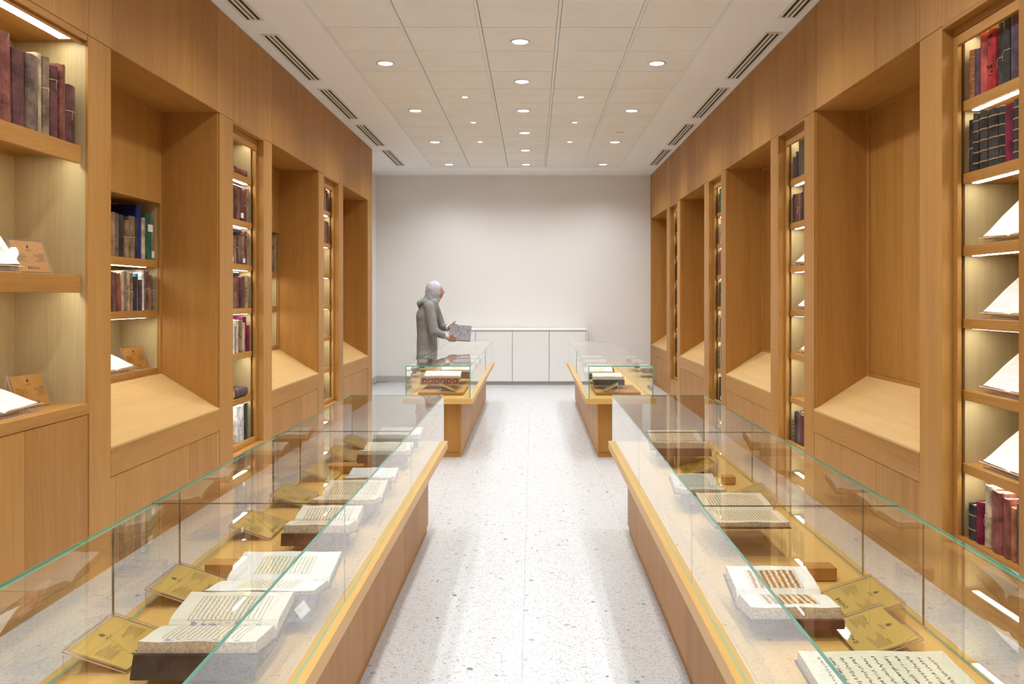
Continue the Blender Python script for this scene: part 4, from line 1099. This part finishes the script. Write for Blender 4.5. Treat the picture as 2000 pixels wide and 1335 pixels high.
# coat skirt hem folds
mb = MB(); nn = 40; lv = 6
for j in range(lv+1):
    z = .78-.21*j/lv
    for i in range(nn):
        a = 2*PI*i/nn; w_ = 1+.035*math.sin(a*7)*j/lv
        f_ = .80+.20*min(1, j/2.0); mb.v.append((-.004+(.126-.012*(math.cos(a) > 0)*j/lv)*math.cos(a)*w_*f_, (.180+.012*j/lv)*math.sin(a)*w_*f_, z))
for j in range(lv):
    for i in range(nn):
        mb.f.append((j*nn+i, j*nn+(i+1) % nn, (j+1)*nn+(i+1) % nn, (j+1)*nn+i)); mb.m.append(0)
hem = part('coat_skirt', mb, M_COAT, P, 0, True, True); sd_ = hem.modifiers.new('thick', 'SOLIDIFY'); sd_.thickness = .008
hood = [((-.075, -.08, 1.365), (-.075, .08, 1.365), .035, .035), ((-.085, 0, 1.368), (.01, 0, 1.42), .034, .034, (1, 2.6)), ((-.03, -.105, 1.375), (.085, -.08, 1.375), .034, .030), ((-.03, .105, 1.375), (.085, .08, 1.375), .034, .030), ((-.095, 0, 1.36), (-.08, 0, 1.30), .030, .02, (1, 2.6))]
fused('hood', hood, M_COAT, P, .009, 3)
scarf = [((.083, 0, 1.53), (.088, 0, 1.495), .102, .097, (1, .98)), ((.105, 0, 1.425), (.09, 0, 1.40), .062, .066), ((.06, 0, 1.50), (.065, 0, 1.42), .085, .075), ((.098, 0, 1.435), (.070, 0, 1.385), .066, .072), ((.085, -.03, 1.385), (.085, .03, 1.375), .05, .05), ((.04, 0, 1.47), (.0, 0, 1.43), .06, .04)]
fused('headscarf', scarf, M_HIJAB, P, .008, 3)
trou = [((.0, -.075, .80), (.045, -.085, .50), .082, .070), ((.045, -.085, .50), (-.006, -.10, .11), .070, .058), ((.0, .075, .80), (-.02, .085, .50), .082, .070), ((-.02, .085, .50), (-.095, .09, .115), .070, .058)]
fused('trousers', trou, M_TROU, P, .010, 3)
for x, y in ((-.02, -.10), (-.11, .09)):
    sh = [((x, y, .052), (x+.06, y, .052), .047, .046), ((x+.06, y, .042), (x+.155, y-.004, .036), .044, .036), ((x-.012, y, .03), (x+.15, y, .03), .03, .03)]
    fused('shoe', sh, M_SHOE, P, .008, 2)
for a, b_ in (((.222, -.178, .978), (.240, -.169, .968)), ((.225, .132, 1.06), (.243, .117, 1.056))):
    fused('cuff', [(a, b_, .036, .034)], M_CUFF, P, .006, 1)
for y in (-.030, .030):
    part('eye', MB().disc_ring([(.0005, .005), (.006, .004), (.0085, 0), (.006, -.004), (.0005, -.005)], 12, .186, y*1.0), M_SHOE, bo, 0, True, True)
for o in bo.children:
    o.location = (0, 0, 1.513)
# the book in the hands
m, nt, b = nmat('marbled_paper')
tc = N(nt, 'ShaderNodeTexCoord'); wv = N(nt, 'ShaderNodeTexNoise'); wv.inputs['Scale'].default_value = 22; wv.inputs['Detail'].default_value = 5; wv.inputs['Distortion'].default_value = 2.5; L(nt, tc.outputs['Object'], wv.inputs['Vector'])
L(nt, ramp(nt, wv.outputs[0], [(.36, (.07, .07, .10)), (.5, (.25, .19, .18)), (.62, (.18, .18, .24))]), b.inputs['Base Color']); b.inputs['Roughness'].default_value = .5
M_MARB = m
hb_ = thing('book', 'marbled grey-blue book held in the hands of the person', 'book', (-1.275+.405, 9.70-.075, 1.003))
hb_.rotation_euler = Euler((1.05, .06, 0), 'XYZ')
part('cover', B(-.13, .13, -.10, .10, .009, .012), M_MARB, hb_, .001, False, True)
part('cover', B(-.13, .13, -.10, .10, -.012, -.009), M_MARB, hb_, .001, False, True)
part('spine', B(-.13, .13, .098, .101, -.012, .012), leather('brown'), hb_, 0, False, True)
part('page_block', B(-.126, .126, -.096, .097, -.0088, .0088), M_PEDGEW, hb_, 0, False, True)
